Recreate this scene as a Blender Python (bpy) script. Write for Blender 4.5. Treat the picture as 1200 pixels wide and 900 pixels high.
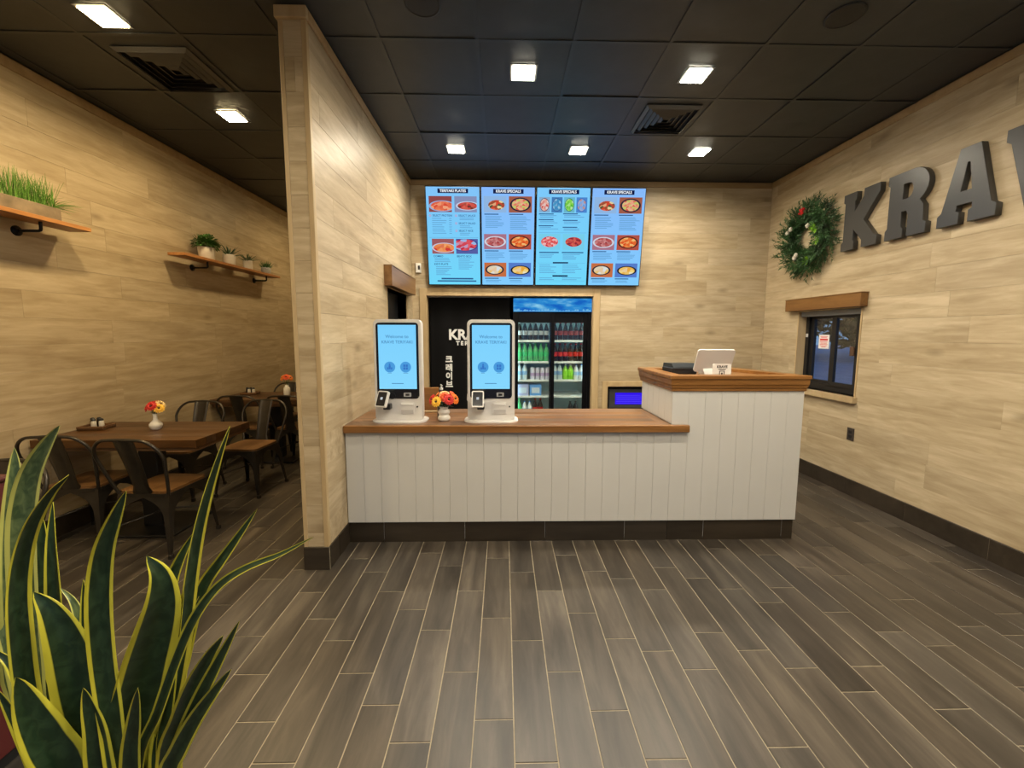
import bpy, bmesh, math, random
from mathutils import Vector, Matrix

for o in list(bpy.data.objects):
    bpy.data.objects.remove(o, do_unlink=True)
SC = bpy.context.scene
C = SC.collection
PI = math.pi

# ------------------------------------------------------------------ camera
FPX, SHY, CAMZ = 482.65, -10.66, 1.51
RGT = Vector((0.99978202, -0.02072478, 0.00252957))
UPV = Vector((-0.0004235, 0.10100113, 0.99488622))
FWD = Vector((0.02087429, 0.99467043, -0.10097033))
cam_d = bpy.data.cameras.new('camera')
cam = bpy.data.objects.new('camera', cam_d)
C.objects.link(cam)
cam_d.sensor_width = 36.0
cam_d.lens = FPX / 1200 * 36
cam_d.shift_y = SHY / 1200
cam_d.clip_start = 0.02
cam_d.clip_end = 300
M = Matrix(((RGT.x, UPV.x, -FWD.x, 0), (RGT.y, UPV.y, -FWD.y, 0), (RGT.z, UPV.z, -FWD.z, CAMZ), (0, 0, 0, 1)))
cam.matrix_world = M
SC.camera = cam

# ------------------------------------------------------------------ world, exposure
SC.view_settings.view_transform = 'Standard'
SC.view_settings.look = 'None'
SC.view_settings.gamma = 1
SC.view_settings.exposure = 0.0
SC.view_settings.use_curve_mapping = False
W = bpy.data.worlds.new('dusk_sky'); SC.world = W
W.use_nodes = True
wn = W.node_tree.nodes; wl = W.node_tree.links
bg = wn['Background']
tc = wn.new('ShaderNodeTexCoord'); sp = wn.new('ShaderNodeSeparateXYZ'); cr = wn.new('ShaderNodeValToRGB')
wl.new(tc.outputs['Generated'], sp.inputs[0]); wl.new(sp.outputs['Z'], cr.inputs['Fac'])
cr.color_ramp.elements[0].color = (0.22, 0.38, 0.64, 1); cr.color_ramp.elements[0].position = 0.0
cr.color_ramp.elements[1].color = (0.06, 0.19, 0.58, 1); cr.color_ramp.elements[1].position = 0.7
wl.new(cr.outputs[0], bg.inputs[0]); bg.inputs[1].default_value = 1.0

# lamp strengths (the fixtures themselves are built further down)
MAIN_W, MAIN_COL = 23.0, (1.0, 0.88, 0.69)
DINE_W, DINE_COL = 19.0, (1.0, 0.74, 0.39)

# ------------------------------------------------------------------ measures of the place
XR, XL, XP, XPL = 3.262, -3.302, -1.115, -1.268
YB, YK, HC, YF, YD = 5.135, 2.866, 3.328, -2.4, 7.0
T = 0.6096; GX0, GY0 = -0.166, 2.775

# ------------------------------------------------------------------ helpers
def nm(t, ty, **kw):
    n = t.nodes.new(ty)
    for k, v in kw.items():
        setattr(n, k, v)
    return n
MATS = {}
def mat(name, col, rough=0.5, metal=0.0, emit=None, estr=0.0, spec=0.5, noise=0.0, nscale=20.0, bump=0.0, trans=0.0, coat=0.0):
    if name in MATS:
        return MATS[name]
    m = bpy.data.materials.new(name); m.use_nodes = True
    t = m.node_tree; b = t.nodes['Principled BSDF']
    b.inputs['Base Color'].default_value = (*col, 1)
    b.inputs['Roughness'].default_value = rough
    b.inputs['Metallic'].default_value = metal
    b.inputs['Specular IOR Level'].default_value = spec
    b.inputs['Transmission Weight'].default_value = trans
    b.inputs['Coat Weight'].default_value = coat
    if emit:
        b.inputs['Emission Color'].default_value = (*emit, 1)
        b.inputs['Emission Strength'].default_value = estr
    if noise or bump:
        c = nm(t, 'ShaderNodeTexCoord'); n = nm(t, 'ShaderNodeTexNoise')
        n.inputs['Scale'].default_value = nscale; n.inputs['Detail'].default_value = 5
        t.links.new(c.outputs['Object'], n.inputs['Vector'])
        if noise:
            r = nm(t, 'ShaderNodeValToRGB')
            r.color_ramp.elements[0].color = (*[max(0, x * (1 - noise)) for x in col], 1); r.color_ramp.elements[0].position = 0.3
            r.color_ramp.elements[1].color = (*[min(1, x * (1 + noise)) for x in col], 1); r.color_ramp.elements[1].position = 0.7
            t.links.new(n.outputs['Fac'], r.inputs[0]); t.links.new(r.outputs[0], b.inputs['Base Color'])
        if bump:
            bp = nm(t, 'ShaderNodeBump'); bp.inputs['Strength'].default_value = bump; bp.inputs['Distance'].default_value = 0.01
            t.links.new(n.outputs['Fac'], bp.inputs['Height']); t.links.new(bp.outputs[0], b.inputs['Normal'])
    MATS[name] = m
    return m

def wood(name, dark, mid, light, stretch=(1.2, 14, 14), rough=0.5, vary=0.18, bump=0.06, knots=True, big=0.6, spec=0.4):
    """wood grain in object space, shifted and tinted per object"""
    if name in MATS:
        return MATS[name]
    m = bpy.data.materials.new(name); m.use_nodes = True
    t = m.node_tree; b = t.nodes['Principled BSDF']; L = t.links
    c = nm(t, 'ShaderNodeTexCoord'); oi = nm(t, 'ShaderNodeObjectInfo')
    mul = nm(t, 'ShaderNodeMath', operation='MULTIPLY'); mul.inputs[1].default_value = 61.7
    L.new(oi.outputs['Random'], mul.inputs[0])
    add = nm(t, 'ShaderNodeVectorMath', operation='ADD'); L.new(c.outputs['Object'], add.inputs[0]); L.new(mul.outputs[0], add.inputs[1])
    mp = nm(t, 'ShaderNodeMapping'); mp.inputs['Scale'].default_value = stretch; L.new(add.outputs[0], mp.inputs['Vector'])
    n1 = nm(t, 'ShaderNodeTexNoise'); n1.inputs['Scale'].default_value = 1.6; n1.inputs['Detail'].default_value = 8; n1.inputs['Roughness'].default_value = 0.62; n1.inputs['Distortion'].default_value = 0.5
    L.new(mp.outputs[0], n1.inputs['Vector'])
    mp2 = nm(t, 'ShaderNodeMapping'); mp2.inputs['Scale'].default_value = tuple(s * big * 0.35 for s in stretch); L.new(add.outputs[0], mp2.inputs['Vector'])
    n2 = nm(t, 'ShaderNodeTexNoise'); n2.inputs['Scale'].default_value = 1.3; n2.inputs['Detail'].default_value = 3; n2.inputs['Distortion'].default_value = 1.2
    L.new(mp2.outputs[0], n2.inputs['Vector'])
    mx = nm(t, 'ShaderNodeMath', operation='MULTIPLY_ADD'); mx.inputs[1].default_value = 0.5
    hf = nm(t, 'ShaderNodeMath', operation='MULTIPLY'); hf.inputs[1].default_value = 0.5
    L.new(n2.outputs['Fac'], hf.inputs[0]); L.new(n1.outputs['Fac'], mx.inputs[0]); L.new(hf.outputs[0], mx.inputs[2])
    r = nm(t, 'ShaderNodeValToRGB'); e = r.color_ramp.elements
    e[0].position = 0.33; e[0].color = (*dark, 1); e[1].position = 0.66; e[1].color = (*light, 1)
    k = e.new(0.5); k.color = (*mid, 1)
    L.new(mx.outputs[0], r.inputs[0])
    last = r.outputs[0]
    if knots:
        mp3 = nm(t, 'ShaderNodeMapping'); mp3.inputs['Scale'].default_value = tuple(s * f for s, f in zip(stretch, (1.6, 0.45, 0.45))); L.new(add.outputs[0], mp3.inputs['Vector'])
        vo = nm(t, 'ShaderNodeTexVoronoi'); vo.inputs['Scale'].default_value = 0.55; L.new(mp3.outputs[0], vo.inputs['Vector'])
        r3 = nm(t, 'ShaderNodeValToRGB'); r3.color_ramp.elements[0].position = 0.02; r3.color_ramp.elements[0].color = (0.62, 0.62, 0.62, 1)
        r3.color_ramp.elements[1].position = 0.16; r3.color_ramp.elements[1].color = (0, 0, 0, 1)
        L.new(vo.outputs['Distance'], r3.inputs[0])
        mk = nm(t, 'ShaderNodeMix', data_type='RGBA'); L.new(r3.outputs[0], mk.inputs[0]); L.new(last, mk.inputs[6]); mk.inputs[7].default_value = (*[x * 0.62 for x in dark], 1)
        last = mk.outputs[2]
    hs = nm(t, 'ShaderNodeHueSaturation'); ma = nm(t, 'ShaderNodeMapRange'); ma.inputs[3].default_value = 1 - vary; ma.inputs[4].default_value = 1 + vary
    L.new(oi.outputs['Random'], ma.inputs[0]); L.new(ma.outputs[0], hs.inputs['Value']); L.new(last, hs.inputs['Color'])
    sat = nm(t, 'ShaderNodeMapRange'); fr = nm(t, 'ShaderNodeMath', operation='FRACT'); mm = nm(t, 'ShaderNodeMath', operation='MULTIPLY'); mm.inputs[1].default_value = 7.31
    L.new(oi.outputs['Random'], mm.inputs[0]); L.new(mm.outputs[0], fr.inputs[0]); L.new(fr.outputs[0], sat.inputs[0]); sat.inputs[3].default_value = 1 - vary; sat.inputs[4].default_value = 1 + vary * 0.6
    L.new(sat.outputs[0], hs.inputs['Saturation'])
    L.new(hs.outputs[0], b.inputs['Base Color'])
    b.inputs['Roughness'].default_value = rough; b.inputs['Specular IOR Level'].default_value = spec
    if bump:
        bp = nm(t, 'ShaderNodeBump'); bp.inputs['Strength'].default_value = bump; bp.inputs['Distance'].default_value = 0.006
        L.new(n1.outputs['Fac'], bp.inputs['Height']); L.new(bp.outputs[0], b.inputs['Normal'])
    MATS[name] = m
    return m

def glass(name, tint=(0.9, 0.95, 0.95), gloss=0.10):
    if name in MATS:
        return MATS[name]
    m = bpy.data.materials.new(name); m.use_nodes = True
    t = m.node_tree; t.nodes.remove(t.nodes['Principled BSDF'])
    tr = nm(t, 'ShaderNodeBsdfTransparent'); tr.inputs[0].default_value = (*tint, 1)
    gl = nm(t, 'ShaderNodeBsdfGlossy'); gl.inputs['Roughness'].default_value = 0.02
    mx = nm(t, 'ShaderNodeMixShader'); mx.inputs[0].default_value = gloss
    t.links.new(tr.outputs[0], mx.inputs[1]); t.links.new(gl.outputs[0], mx.inputs[2]); t.links.new(mx.outputs[0], t.nodes['Material Output'].inputs[0])
    MATS[name] = m
    return m

def emis(name, col, strength=1.0):
    if name in MATS:
        return MATS[name]
    m = bpy.data.materials.new(name); m.use_nodes = True
    t = m.node_tree; t.nodes.remove(t.nodes['Principled BSDF'])
    e = nm(t, 'ShaderNodeEmission'); e.inputs[0].default_value = (*col, 1); e.inputs[1].default_value = strength
    t.links.new(e.outputs[0], t.nodes['Material Output'].inputs[0])
    MATS[name] = m
    return m

def srgb(r, g, b):
    f = lambda c: (c / 255 / 12.92) if c / 255 <= 0.04045 else ((c / 255 + 0.055) / 1.055) ** 2.4
    return (f(r), f(g), f(b))

class MB:
    """collects shapes, builds ONE mesh object"""
    def __init__(s):
        s.v = []; s.f = []; s.uv = {}; s.smooth = set()
    def add(s, vs, fs, smooth=False):
        n = len(s.v); s.v += [tuple(x) for x in vs]
        for f in fs:
            if smooth: s.smooth.add(len(s.f))
            s.f.append(tuple(i + n for i in f))
        return n
    def box(s, x0, x1, y0, y1, z0, z1, c=0.0):
        if c <= 0:
            s.add([(x0, y0, z0), (x1, y0, z0), (x1, y1, z0), (x0, y1, z0), (x0, y0, z1), (x1, y0, z1), (x1, y1, z1), (x0, y1, z1)],
                  [(0, 3, 2, 1), (4, 5, 6, 7), (0, 1, 5, 4), (1, 2, 6, 5), (2, 3, 7, 6), (3, 0, 4, 7)])
        else:
            vs = []; idx = {}
            for i, X in enumerate((x0, x1)):
                for j, Y in enumerate((y0, y1)):
                    for k, Z in enumerate((z0, z1)):
                        sx, sy, sz = (1 - 2 * i) * c, (1 - 2 * j) * c, (1 - 2 * k) * c
                        for a, p in enumerate(((X, Y + sy, Z + sz), (X + sx, Y, Z + sz), (X + sx, Y + sy, Z))):
                            idx[i, j, k, a] = len(vs); vs.append(p)
            fs = []
            for i in (0, 1):
                q = [idx[i, 0, 0, 0], idx[i, 1, 0, 0], idx[i, 1, 1, 0], idx[i, 0, 1, 0]]; fs.append(q if i else q[::-1])
                q = [idx[0, i, 0, 1], idx[1, i, 0, 1], idx[1, i, 1, 1], idx[0, i, 1, 1]]; fs.append(q[::-1] if i else q)
                q = [idx[0, 0, i, 2], idx[1, 0, i, 2], idx[1, 1, i, 2], idx[0, 1, i, 2]]; fs.append(q if i else q[::-1])
            for i in (0, 1):
                for j in (0, 1):
                    fs.append([idx[i, j, 0, 0], idx[i, j, 1, 0], idx[i, j, 1, 1], idx[i, j, 0, 1]])
                    fs.append([idx[i, 0, j, 0], idx[i, 1, j, 0], idx[i, 1, j, 2], idx[i, 0, j, 2]])
                    fs.append([idx[0, i, j, 1], idx[1, i, j, 1], idx[1, i, j, 2], idx[0, i, j, 2]])
                    for k in (0, 1):
                        fs.append([idx[i, j, k, 0], idx[i, j, k, 1], idx[i, j, k, 2]])
            s.add(vs, fs)
        return s
    def prism(s, pts, a0, a1, axis=2):
        """polygon in the two other axes extruded along axis"""
        def P(u, v, w):
            return (u, v, w) if axis == 2 else ((u, w, v) if axis == 1 else (w, u, v))
        n = len(pts)
        vs = [P(u, v, a0) for u, v in pts] + [P(u, v, a1) for u, v in pts]
        fs = [tuple(range(n))[::-1], tuple(range(n, 2 * n))] + [(i, (i + 1) % n, n + (i + 1) % n, n + i) for i in range(n)]
        s.add(vs, fs); return s
    def tube(s, pts, r, n=8, cap=True):
        pts = [Vector(p) for p in pts]; rings = []; up = None
        rr = r if isinstance(r, (list, tuple)) else [r] * len(pts)
        for i, p in enumerate(pts):
            t = (pts[min(i + 1, len(pts) - 1)] - pts[max(i - 1, 0)]).normalized()
            if up is None:
                up = Vector((0, 0, 1)) if abs(t.z) < 0.9 else Vector((1, 0, 0))
            a = t.cross(up).normalized(); bb = a.cross(t).normalized(); up = bb
            rings.append([p + (a * math.cos(2 * PI * k / n) + bb * math.sin(2 * PI * k / n)) * rr[i] for k in range(n)])
        vs = [v for g in rings for v in g]; fs = []
        for i in range(len(rings) - 1):
            for k in range(n):
                fs.append((i * n + k, i * n + (k + 1) % n, (i + 1) * n + (k + 1) % n, (i + 1) * n + k))
        s.add(vs, fs, True)
        if cap:
            s.add(rings[0], [tuple(range(n))[::-1]]); s.add(rings[-1], [tuple(range(n))])
        return s
    def lathe(s, prof, n=16, c=(0, 0, 0), cap=True):
        vs = []; fs = []
        for r, z in prof:
            for k in range(n):
                vs.append((c[0] + r * math.cos(2 * PI * k / n), c[1] + r * math.sin(2 * PI * k / n), c[2] + z))
        for i in range(len(prof) - 1):
            for k in range(n):
                fs.append((i * n + k, i * n + (k + 1) % n, (i + 1) * n + (k + 1) % n, (i + 1) * n + k))
        s.add(vs, fs, True)
        if cap:
            m = (len(prof) - 1) * n
            s.add(vs[:n], [tuple(range(n))[::-1]]); s.add(vs[m:], [tuple(range(n))])
        return s
    def ball(s, c, r, n=10, m=7, sz=1.0):
        return s.lathe([(max(1e-4, r * math.sin(PI * i / m)), -r * sz * math.cos(PI * i / m)) for i in range(m + 1)], n, c, False)
    def quad(s, a, b, c, d):
        s.add([a, b, c, d], [(0, 1, 2, 3)]); return s
    def mesh(s, name):
        me = bpy.data.meshes.new(name); me.from_pydata(s.v, [], s.f); me.update()
        if s.smooth:
            me.polygons.foreach_set('use_smooth', [i in s.smooth for i in range(len(s.f))])
        return me
    def build(s, name, m, parent=None, loc=None, rot=None):
        return obj(name, s.mesh(name), m, parent, loc, rot)

def obj(name, me, m, parent=None, loc=None, rot=None):
    if m is not None and not me.materials:
        me.materials.append(m)
    o = bpy.data.objects.new(name, me); C.objects.link(o)
    if parent: o.parent = parent
    if loc is not None: o.location = loc
    if rot is not None: o.rotation_euler = rot
    return o
def inst(name, me, parent=None, loc=(0, 0, 0), rot=(0, 0, 0)):
    return obj(name, me, None, parent, loc, rot)
def tag(o, label, cat, group=None):
    o['label'] = label; o['category'] = cat
    if group: o['group'] = group
    return o
def thing(name, label, cat, loc=(0, 0, 0), rot=(0, 0, 0), group=None):
    o = bpy.data.objects.new(name, None); C.objects.link(o); o.empty_display_size = 0.1
    o.location = loc; o.rotation_euler = rot
    return tag(o, label, cat, group)
def struct(o, label=None):
    o['kind'] = 'structure'
    if label: o['label'] = label
    return o
def copy_tree(o, parent=None):
    c = o.copy(); C.objects.link(c); c.parent = parent
    for ch in list(o.children):
        copy_tree(ch, c)
    return c
def text_mesh(body, size, align='LEFT', extrude=0.0, offset=0.0, alignv='CENTER', space=1.0):
    cu = bpy.data.curves.new('lettering', 'FONT'); cu.body = body; cu.size = size; cu.align_x = align; cu.align_y = alignv
    cu.extrude = extrude; cu.offset = offset; cu.resolution_u = 3; cu.space_character = space
    o = bpy.data.objects.new('lettering', cu); C.objects.link(o)
    dg = bpy.context.evaluated_depsgraph_get()
    me = bpy.data.meshes.new_from_object(o.evaluated_get(dg))
    bpy.data.objects.remove(o, do_unlink=True); bpy.data.curves.remove(cu)
    me.materials.clear(); me.name = 'lettering'
    return me
def text(name, body, size, m, parent, loc, rot=(PI / 2, 0, 0), **kw):
    return obj(name, text_mesh(body, size, **kw), m, parent, loc, rot)
def shape2d(polys, thick, bev=0.0):
    """filled 2D outlines with holes, extruded"""
    cu = bpy.data.curves.new('outline', 'CURVE'); cu.dimensions = '2D'; cu.fill_mode = 'BOTH'; cu.extrude = thick / 2; cu.bevel_depth = bev; cu.bevel_resolution = 1
    for pts in polys:
        s = cu.splines.new('POLY'); s.points.add(len(pts) - 1); s.use_cyclic_u = True
        for q, (x, y) in zip(s.points, pts): q.co = (x, y, 0, 1)
    o = bpy.data.objects.new('outline', cu); C.objects.link(o)
    dg = bpy.context.evaluated_depsgraph_get(); me = bpy.data.meshes.new_from_object(o.evaluated_get(dg))
    bpy.data.objects.remove(o, do_unlink=True); bpy.data.curves.remove(cu); me.materials.clear()
    return me
def rrect(w, h, r, n=5, cx=0, cy=0):
    out = []
    for (sx, sy, a0) in ((1, 1, 0), (-1, 1, PI / 2), (-1, -1, PI), (1, -1, 1.5 * PI)):
        for i in range(n + 1):
            a = a0 + PI / 2 * i / n
            out.append((cx + sx * (w / 2 - r) + r * math.cos(a), cy + sy * (h / 2 - r) + r * math.sin(a)))
    return out
def sub_rect(rects, hole):
    out = []; hx0, hx1, hz0, hz1 = hole
    for (a, b, c, d) in rects:
        x0, x1, z0, z1 = max(a, hx0), min(b, hx1), max(c, hz0), min(d, hz1)
        if x1 - x0 < 1e-4 or z1 - z0 < 1e-4:
            out.append((a, b, c, d)); continue
        if x0 > a: out.append((a, x0, c, d))
        if x1 < b: out.append((x1, b, c, d))
        if z0 > c: out.append((x0, x1, c, z0))
        if z1 < d: out.append((x0, x1, z1, d))
    return [r for r in out if r[1] - r[0] > 0.006 and r[3] - r[2] > 0.006]
def project(x, y, z):
    d = Vector((x, y, z - CAMZ)); w = d.dot(FWD)
    if w < 0.05: return None
    return 600 + FPX * d.dot(RGT) / w, 450 + SHY - FPX * d.dot(UPV) / w

# ------------------------------------------------------------------ materials of the setting
M_OAK = wood('oak_plank', (0.325, 0.245, 0.142), (0.45, 0.357, 0.226), (0.57, 0.47, 0.317), (2.1, 16, 16), 0.45, 0.035, 0.03, spec=0.3)
M_OAKT = wood('oak_trim', (0.38, 0.265, 0.13), (0.47, 0.345, 0.185), (0.55, 0.42, 0.24), (8, 8, 1.2), 0.45, 0.06, 0.03, False)
M_BACK = mat('wall_backing', (0.22, 0.16, 0.09), 0.8)
M_FLOOR = wood('floor_plank', (0.021, 0.017, 0.0135), (0.051, 0.042, 0.033), (0.098, 0.081, 0.062), (11, 1.5, 11), 0.37, 0.20, 0.05, False, big=0.9, spec=0.5)
M_GROUT = mat('grout', (0.30, 0.255, 0.18), 0.8, noise=0.15, nscale=40)
M_BASE = wood('base_tile', (0.019, 0.014, 0.009), (0.032, 0.024, 0.016), (0.046, 0.035, 0.024), (1.2, 9, 9), 0.35, 0.12, 0.03, False)
M_CEIL = mat('ceiling_tile', (0.034, 0.039, 0.045), 0.5, noise=0.12, nscale=6, bump=0.25)
M_TBAR = mat('ceiling_grid', (0.034, 0.039, 0.045), 0.45)
M_BLACK = mat('black_paint', (0.008, 0.008, 0.009), 0.45)
M_STAIN = wood('stained_wood', (0.14, 0.058, 0.014), (0.24, 0.105, 0.028), (0.33, 0.155, 0.045), (1.6, 16, 16), 0.35, 0.05, 0.04, False)

# ------------------------------------------------------------------ floor
rng = random.Random(7)
G, GXO, PL = 0.15464, 0.04106, 0.5825
floor = MB().box(XL - 0.2, XR + 0.2, YF - 0.2, YD + 0.2, -0.12, -0.0025).build('floor', M_GROUT)
struct(floor)
joint = {-11: 2.186, -10: 2.427, -9: 1.943, -8: 1.709, -7: 2.064, -6: 1.906, -5: 1.707, -4: 2.129, -3: 1.971, -2: 1.706, -1: 2.056, 0: 1.89, 1: 1.70,
         2: 2.087, 3: 1.894, 4: 1.812, 5: 1.701, 6: 1.929, 7: 1.809, 8: 1.70, 9: 2.155, 10: 1.705, 11: 2.069, 12: 1.918, 13: 1.82, 14: 2.167}
tiles = []
for k in range(-22, 21):
    x0 = GXO + G * k; x1 = x0 + G
    a, b = max(x0, XL), min(x1, XR)
    if b - a < 0.02: continue
    j0 = joint.get(k, 1.7 + rng.random() * PL)
    n = int(math.floor((YF - j0) / PL)); y = j0 + n * PL
    while y < YD:
        c, d = max(y, YF), min(y + PL, YD)
        if d - c > 0.03: tiles.append((a, b, c, d))
        y += PL
def tile_px(t):
    ps = [project(x, y, 0) for x in t[:2] for y in t[2:]]
    if None in ps: return 0
    cx = sum(q[0] for q in ps) / 4; cy = sum(q[1] for q in ps) / 4
    mx, my = (t[0] + t[1]) / 2, (t[2] + t[3]) / 2
    if not (-40 < cx < 1240 and cy < 960): return 0
    if my > 3.1 and -1.2 < mx < 2.1: return 0
    if mx < -1.2 and my > 2.6 and cx > 350: return 0
    if mx > 2.1 and cx < 935: return 0
    return abs((ps[0][0] - ps[2][0]) * (ps[0][1] - ps[1][1])) + 1
tiles.sort(key=tile_px, reverse=True)
def plank_mesh(w, l):
    g = 0.0023; e = 0.001; t = 0.008
    a, b = w / 2 - g, l / 2 - g
    m = MB(); m.add([(-a, -b, -t), (a, -b, -t), (a, b, -t), (-a, b, -t), (-a, -b, -e), (a, -b, -e), (a, b, -e), (-a, b, -e),
                     (-a + e, -b + e, 0), (a - e, -b + e, 0), (a - e, b - e, 0), (-a + e, b - e, 0)],
                    [(0, 1, 5, 4), (1, 2, 6, 5), (2, 3, 7, 6), (3, 0, 4, 7), (4, 5, 9, 8), (5, 6, 10, 9), (6, 7, 11, 10), (7, 4, 8, 11), (8, 9, 10, 11)])
    return m
pcache = {}; rest = MB()
for i, (a, b, c, d) in enumerate(tiles):
    w, l = round(b - a, 4), round(d - c, 4)
    if i < 290 and tile_px((a, b, c, d)) > 0:
        if (w, l) not in pcache:
            pcache[w, l] = plank_mesh(w, l).mesh('floor_tile'); pcache[w, l].materials.append(M_FLOOR)
        inst('floor_tile', pcache[w, l], floor, ((a + b) / 2, (c + d) / 2, rng.uniform(-0.0003, 0.0003)))
    else:
        pm = plank_mesh(w, l); rest.add([(x + (a + b) / 2, y + (c + d) / 2, z) for x, y, z in pm.v], pm.f)
ro = rest.build('floor_tiles', M_FLOOR, floor); ro['kind'] = 'stuff'

# ------------------------------------------------------------------ walls of oak planks
wcache = {}
def wall_plank_mesh(l, h, t=0.012):
    k = (round(l, 3), round(h, 3))
    if k not in wcache:
        g = 0.0002; a, b = k[0] / 2 - g, k[1] / 2 - g; e = 0.0007
        m = MB(); m.add([(-a, 0, -b), (a, 0, -b), (a, 0, b), (-a, 0, b), (-a, -t + e, -b), (a, -t + e, -b), (a, -t + e, b), (-a, -t + e, b),
                         (-a + e, -t, -b + e), (a - e, -t, -b + e), (a - e, -t, b - e), (-a + e, -t, b - e)],
                        [(0, 1, 5, 4), (1, 2, 6, 5), (2, 3, 7, 6), (3, 0, 4, 7), (4, 5, 9, 8), (5, 6, 10, 9), (6, 7, 11, 10), (7, 4, 8, 11), (8, 9, 10, 11)])
        me = m.mesh('plank'); me.materials.append(M_OAK); wcache[k] = me
    return wcache[k]
ROWH = 0.1885
def plank_wall(parent, u0, u1, z0, z1, place, holes=(), seed=1, length=1.25, z_first=None, keep=lambda u, z: True):
    """place(u, z) -> (location, rotz); planks run along u"""
    r = random.Random(seed); rest = MB(); z = z0 - (0 if z_first is None else z_first)
    while z < z1 - 0.004:
        a, b = max(z, z0), min(z + ROWH, z1); u = u0 - r.random() * length
        while u < u1:
            c, d = max(u, u0), min(u + length, u1)
            if d - c > 0.006 and b - a > 0.006:
                rects = [(c, d, a, b)]
                for h in holes: rects = sub_rect(rects, h)
                for (p, q, s, t) in rects:
                    loc, rz = place((p + q) / 2, (s + t) / 2)
                    if keep((p + q) / 2, (s + t) / 2):
                        inst('plank', wall_plank_mesh(q - p, t - s), parent, loc, (0, 0, rz))
                    else:
                        me = wall_plank_mesh(q - p, t - s); mt = Matrix.Translation(loc) @ Matrix.Rotation(rz, 4, 'Z')
                        rest.add([mt @ v.co for v in me.vertices], [tuple(f.vertices) for f in me.polygons])
            u += length
        z += ROWH
    if rest.v:
        o = rest.build('planks', M_OAK, parent); o['kind'] = 'stuff'
def slab(name, axis, a, b, u0, u1, z0, z1, holes=()):
    rects = [(u0, u1, z0, z1)]
    for h in holes: rects = sub_rect(rects, h)
    m = MB()
    for (p, q, s, t) in rects:
        if axis == 'x': m.box(a, b, p, q, s, t)
        else: m.box(p, q, a, b, s, t)
    return struct(m.build(name, M_BACK))

BH = 0.15                                               # tile base height
HOLE_B = [(-0.941, 1.108, -1, 1.962), (1.315, 2.05, -1, 0.842)]
wb = slab('wall_back', 'y', YB + 0.012, YB + 0.14, XP - 0.01, XR + 0.14, 0, HC + 0.1, HOLE_B)
plank_wall(wb, XP, XR, BH, HC, lambda u, z: ((u, YB + 0.012, z), 0), HOLE_B, 11, 1.25, 0.06, lambda u, z: z > 0.8 or u > 2.1)
HOLE_R = [(3.71, 4.53, 0.925, 1.76)]
wr = slab('wall_right', 'x', XR + 0.012, XR + 0.14, YF, YB, 0, HC + 0.1, HOLE_R)
plank_wall(wr, YF, YB, BH, HC, lambda u, z: ((XR + 0.012, u, z), -PI / 2), HOLE_R, 12, 1.25, 0.02, lambda u, z: u > 1.6)
wl_ = slab('wall_left', 'x', XL - 0.14, XL - 0.012, YF, YD, 0, HC + 0.1)
plank_wall(wl_, YF, YD, BH, HC, lambda u, z: ((XL - 0.012, u, z), PI / 2), (), 13, 1.25, 0.05, lambda u, z: 2.0 < u < 6.6)
PY0 = 2.53
HOLE_P = [(4.03, 4.86, -1, 1.945)]
wp = slab('wall_partition', 'x', XPL + 0.012, XP - 0.012, PY0 + 0.012, YD, 0, HC + 0.02, HOLE_P)
plank_wall(wp, PY0 + 0.012, YB, BH, HC, lambda u, z: ((XP - 0.012, u, z), PI / 2), HOLE_P, 14, 1.25, 0.03, lambda u, z: z > 0.8 or u < 2.9)
plank_wall(wp, PY0 + 0.012, YD, BH, HC, lambda u, z: ((XPL + 0.012, u, z), -PI / 2), HOLE_P, 15, 1.25, 0.03, lambda u, z: False)
plank_wall(wp, XPL + 0.026, XP - 0.026, BH, HC, lambda u, z: ((u, PY0 + 0.012, z), 0), (), 16, 1.25, 0.10)
wd = slab('wall_dining_back', 'y', YD, YD + 0.12, XL - 0.14, XP, 0, HC + 0.1)
plank_wall(wd, XL, XPL, BH, HC, lambda u, z: ((u, YD, z), 0), (), 17, 1.25, 0.03, lambda u, z: False)
# storefront behind the camera
FW = [(-3.0, -0.9, 0.35, 2.75), (-0.75, 0.35, 0.02, 2.75), (0.5, 2.9, 0.35, 2.75)]
M_PLASTER = mat('plaster', (0.36, 0.30, 0.22), 0.8)
wf = MB()
rects = [(XL - 0.14, XR + 0.14, 0, HC + 0.1)]
for h in FW: rects = sub_rect(rects, h)
for (p, q, s, t) in rects: wf.box(p, q, YF - 0.14, YF, s, t)
struct(wf.build('wall_front', M_PLASTER))
M_PANE = glass('window_glass')
for i, (p, q, s, t) in enumerate(FW):
    w = MB()
    for (a, b, c, d) in ((p, p + 0.05, s, t), (q - 0.05, q, s, t), (p + 0.05, q - 0.05, s, s + 0.06), (p + 0.05, q - 0.05, t - 0.06, t)):
        w.box(a, b, YF - 0.10, YF - 0.03, c, d)
    wo = struct(w.build('window_%d' % (i + 2), M_BLACK))
    MB().box(p + 0.05, q - 0.05, YF - 0.068, YF - 0.062, s + 0.06, t - 0.06).build('pane', M_PANE, wo)

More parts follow.
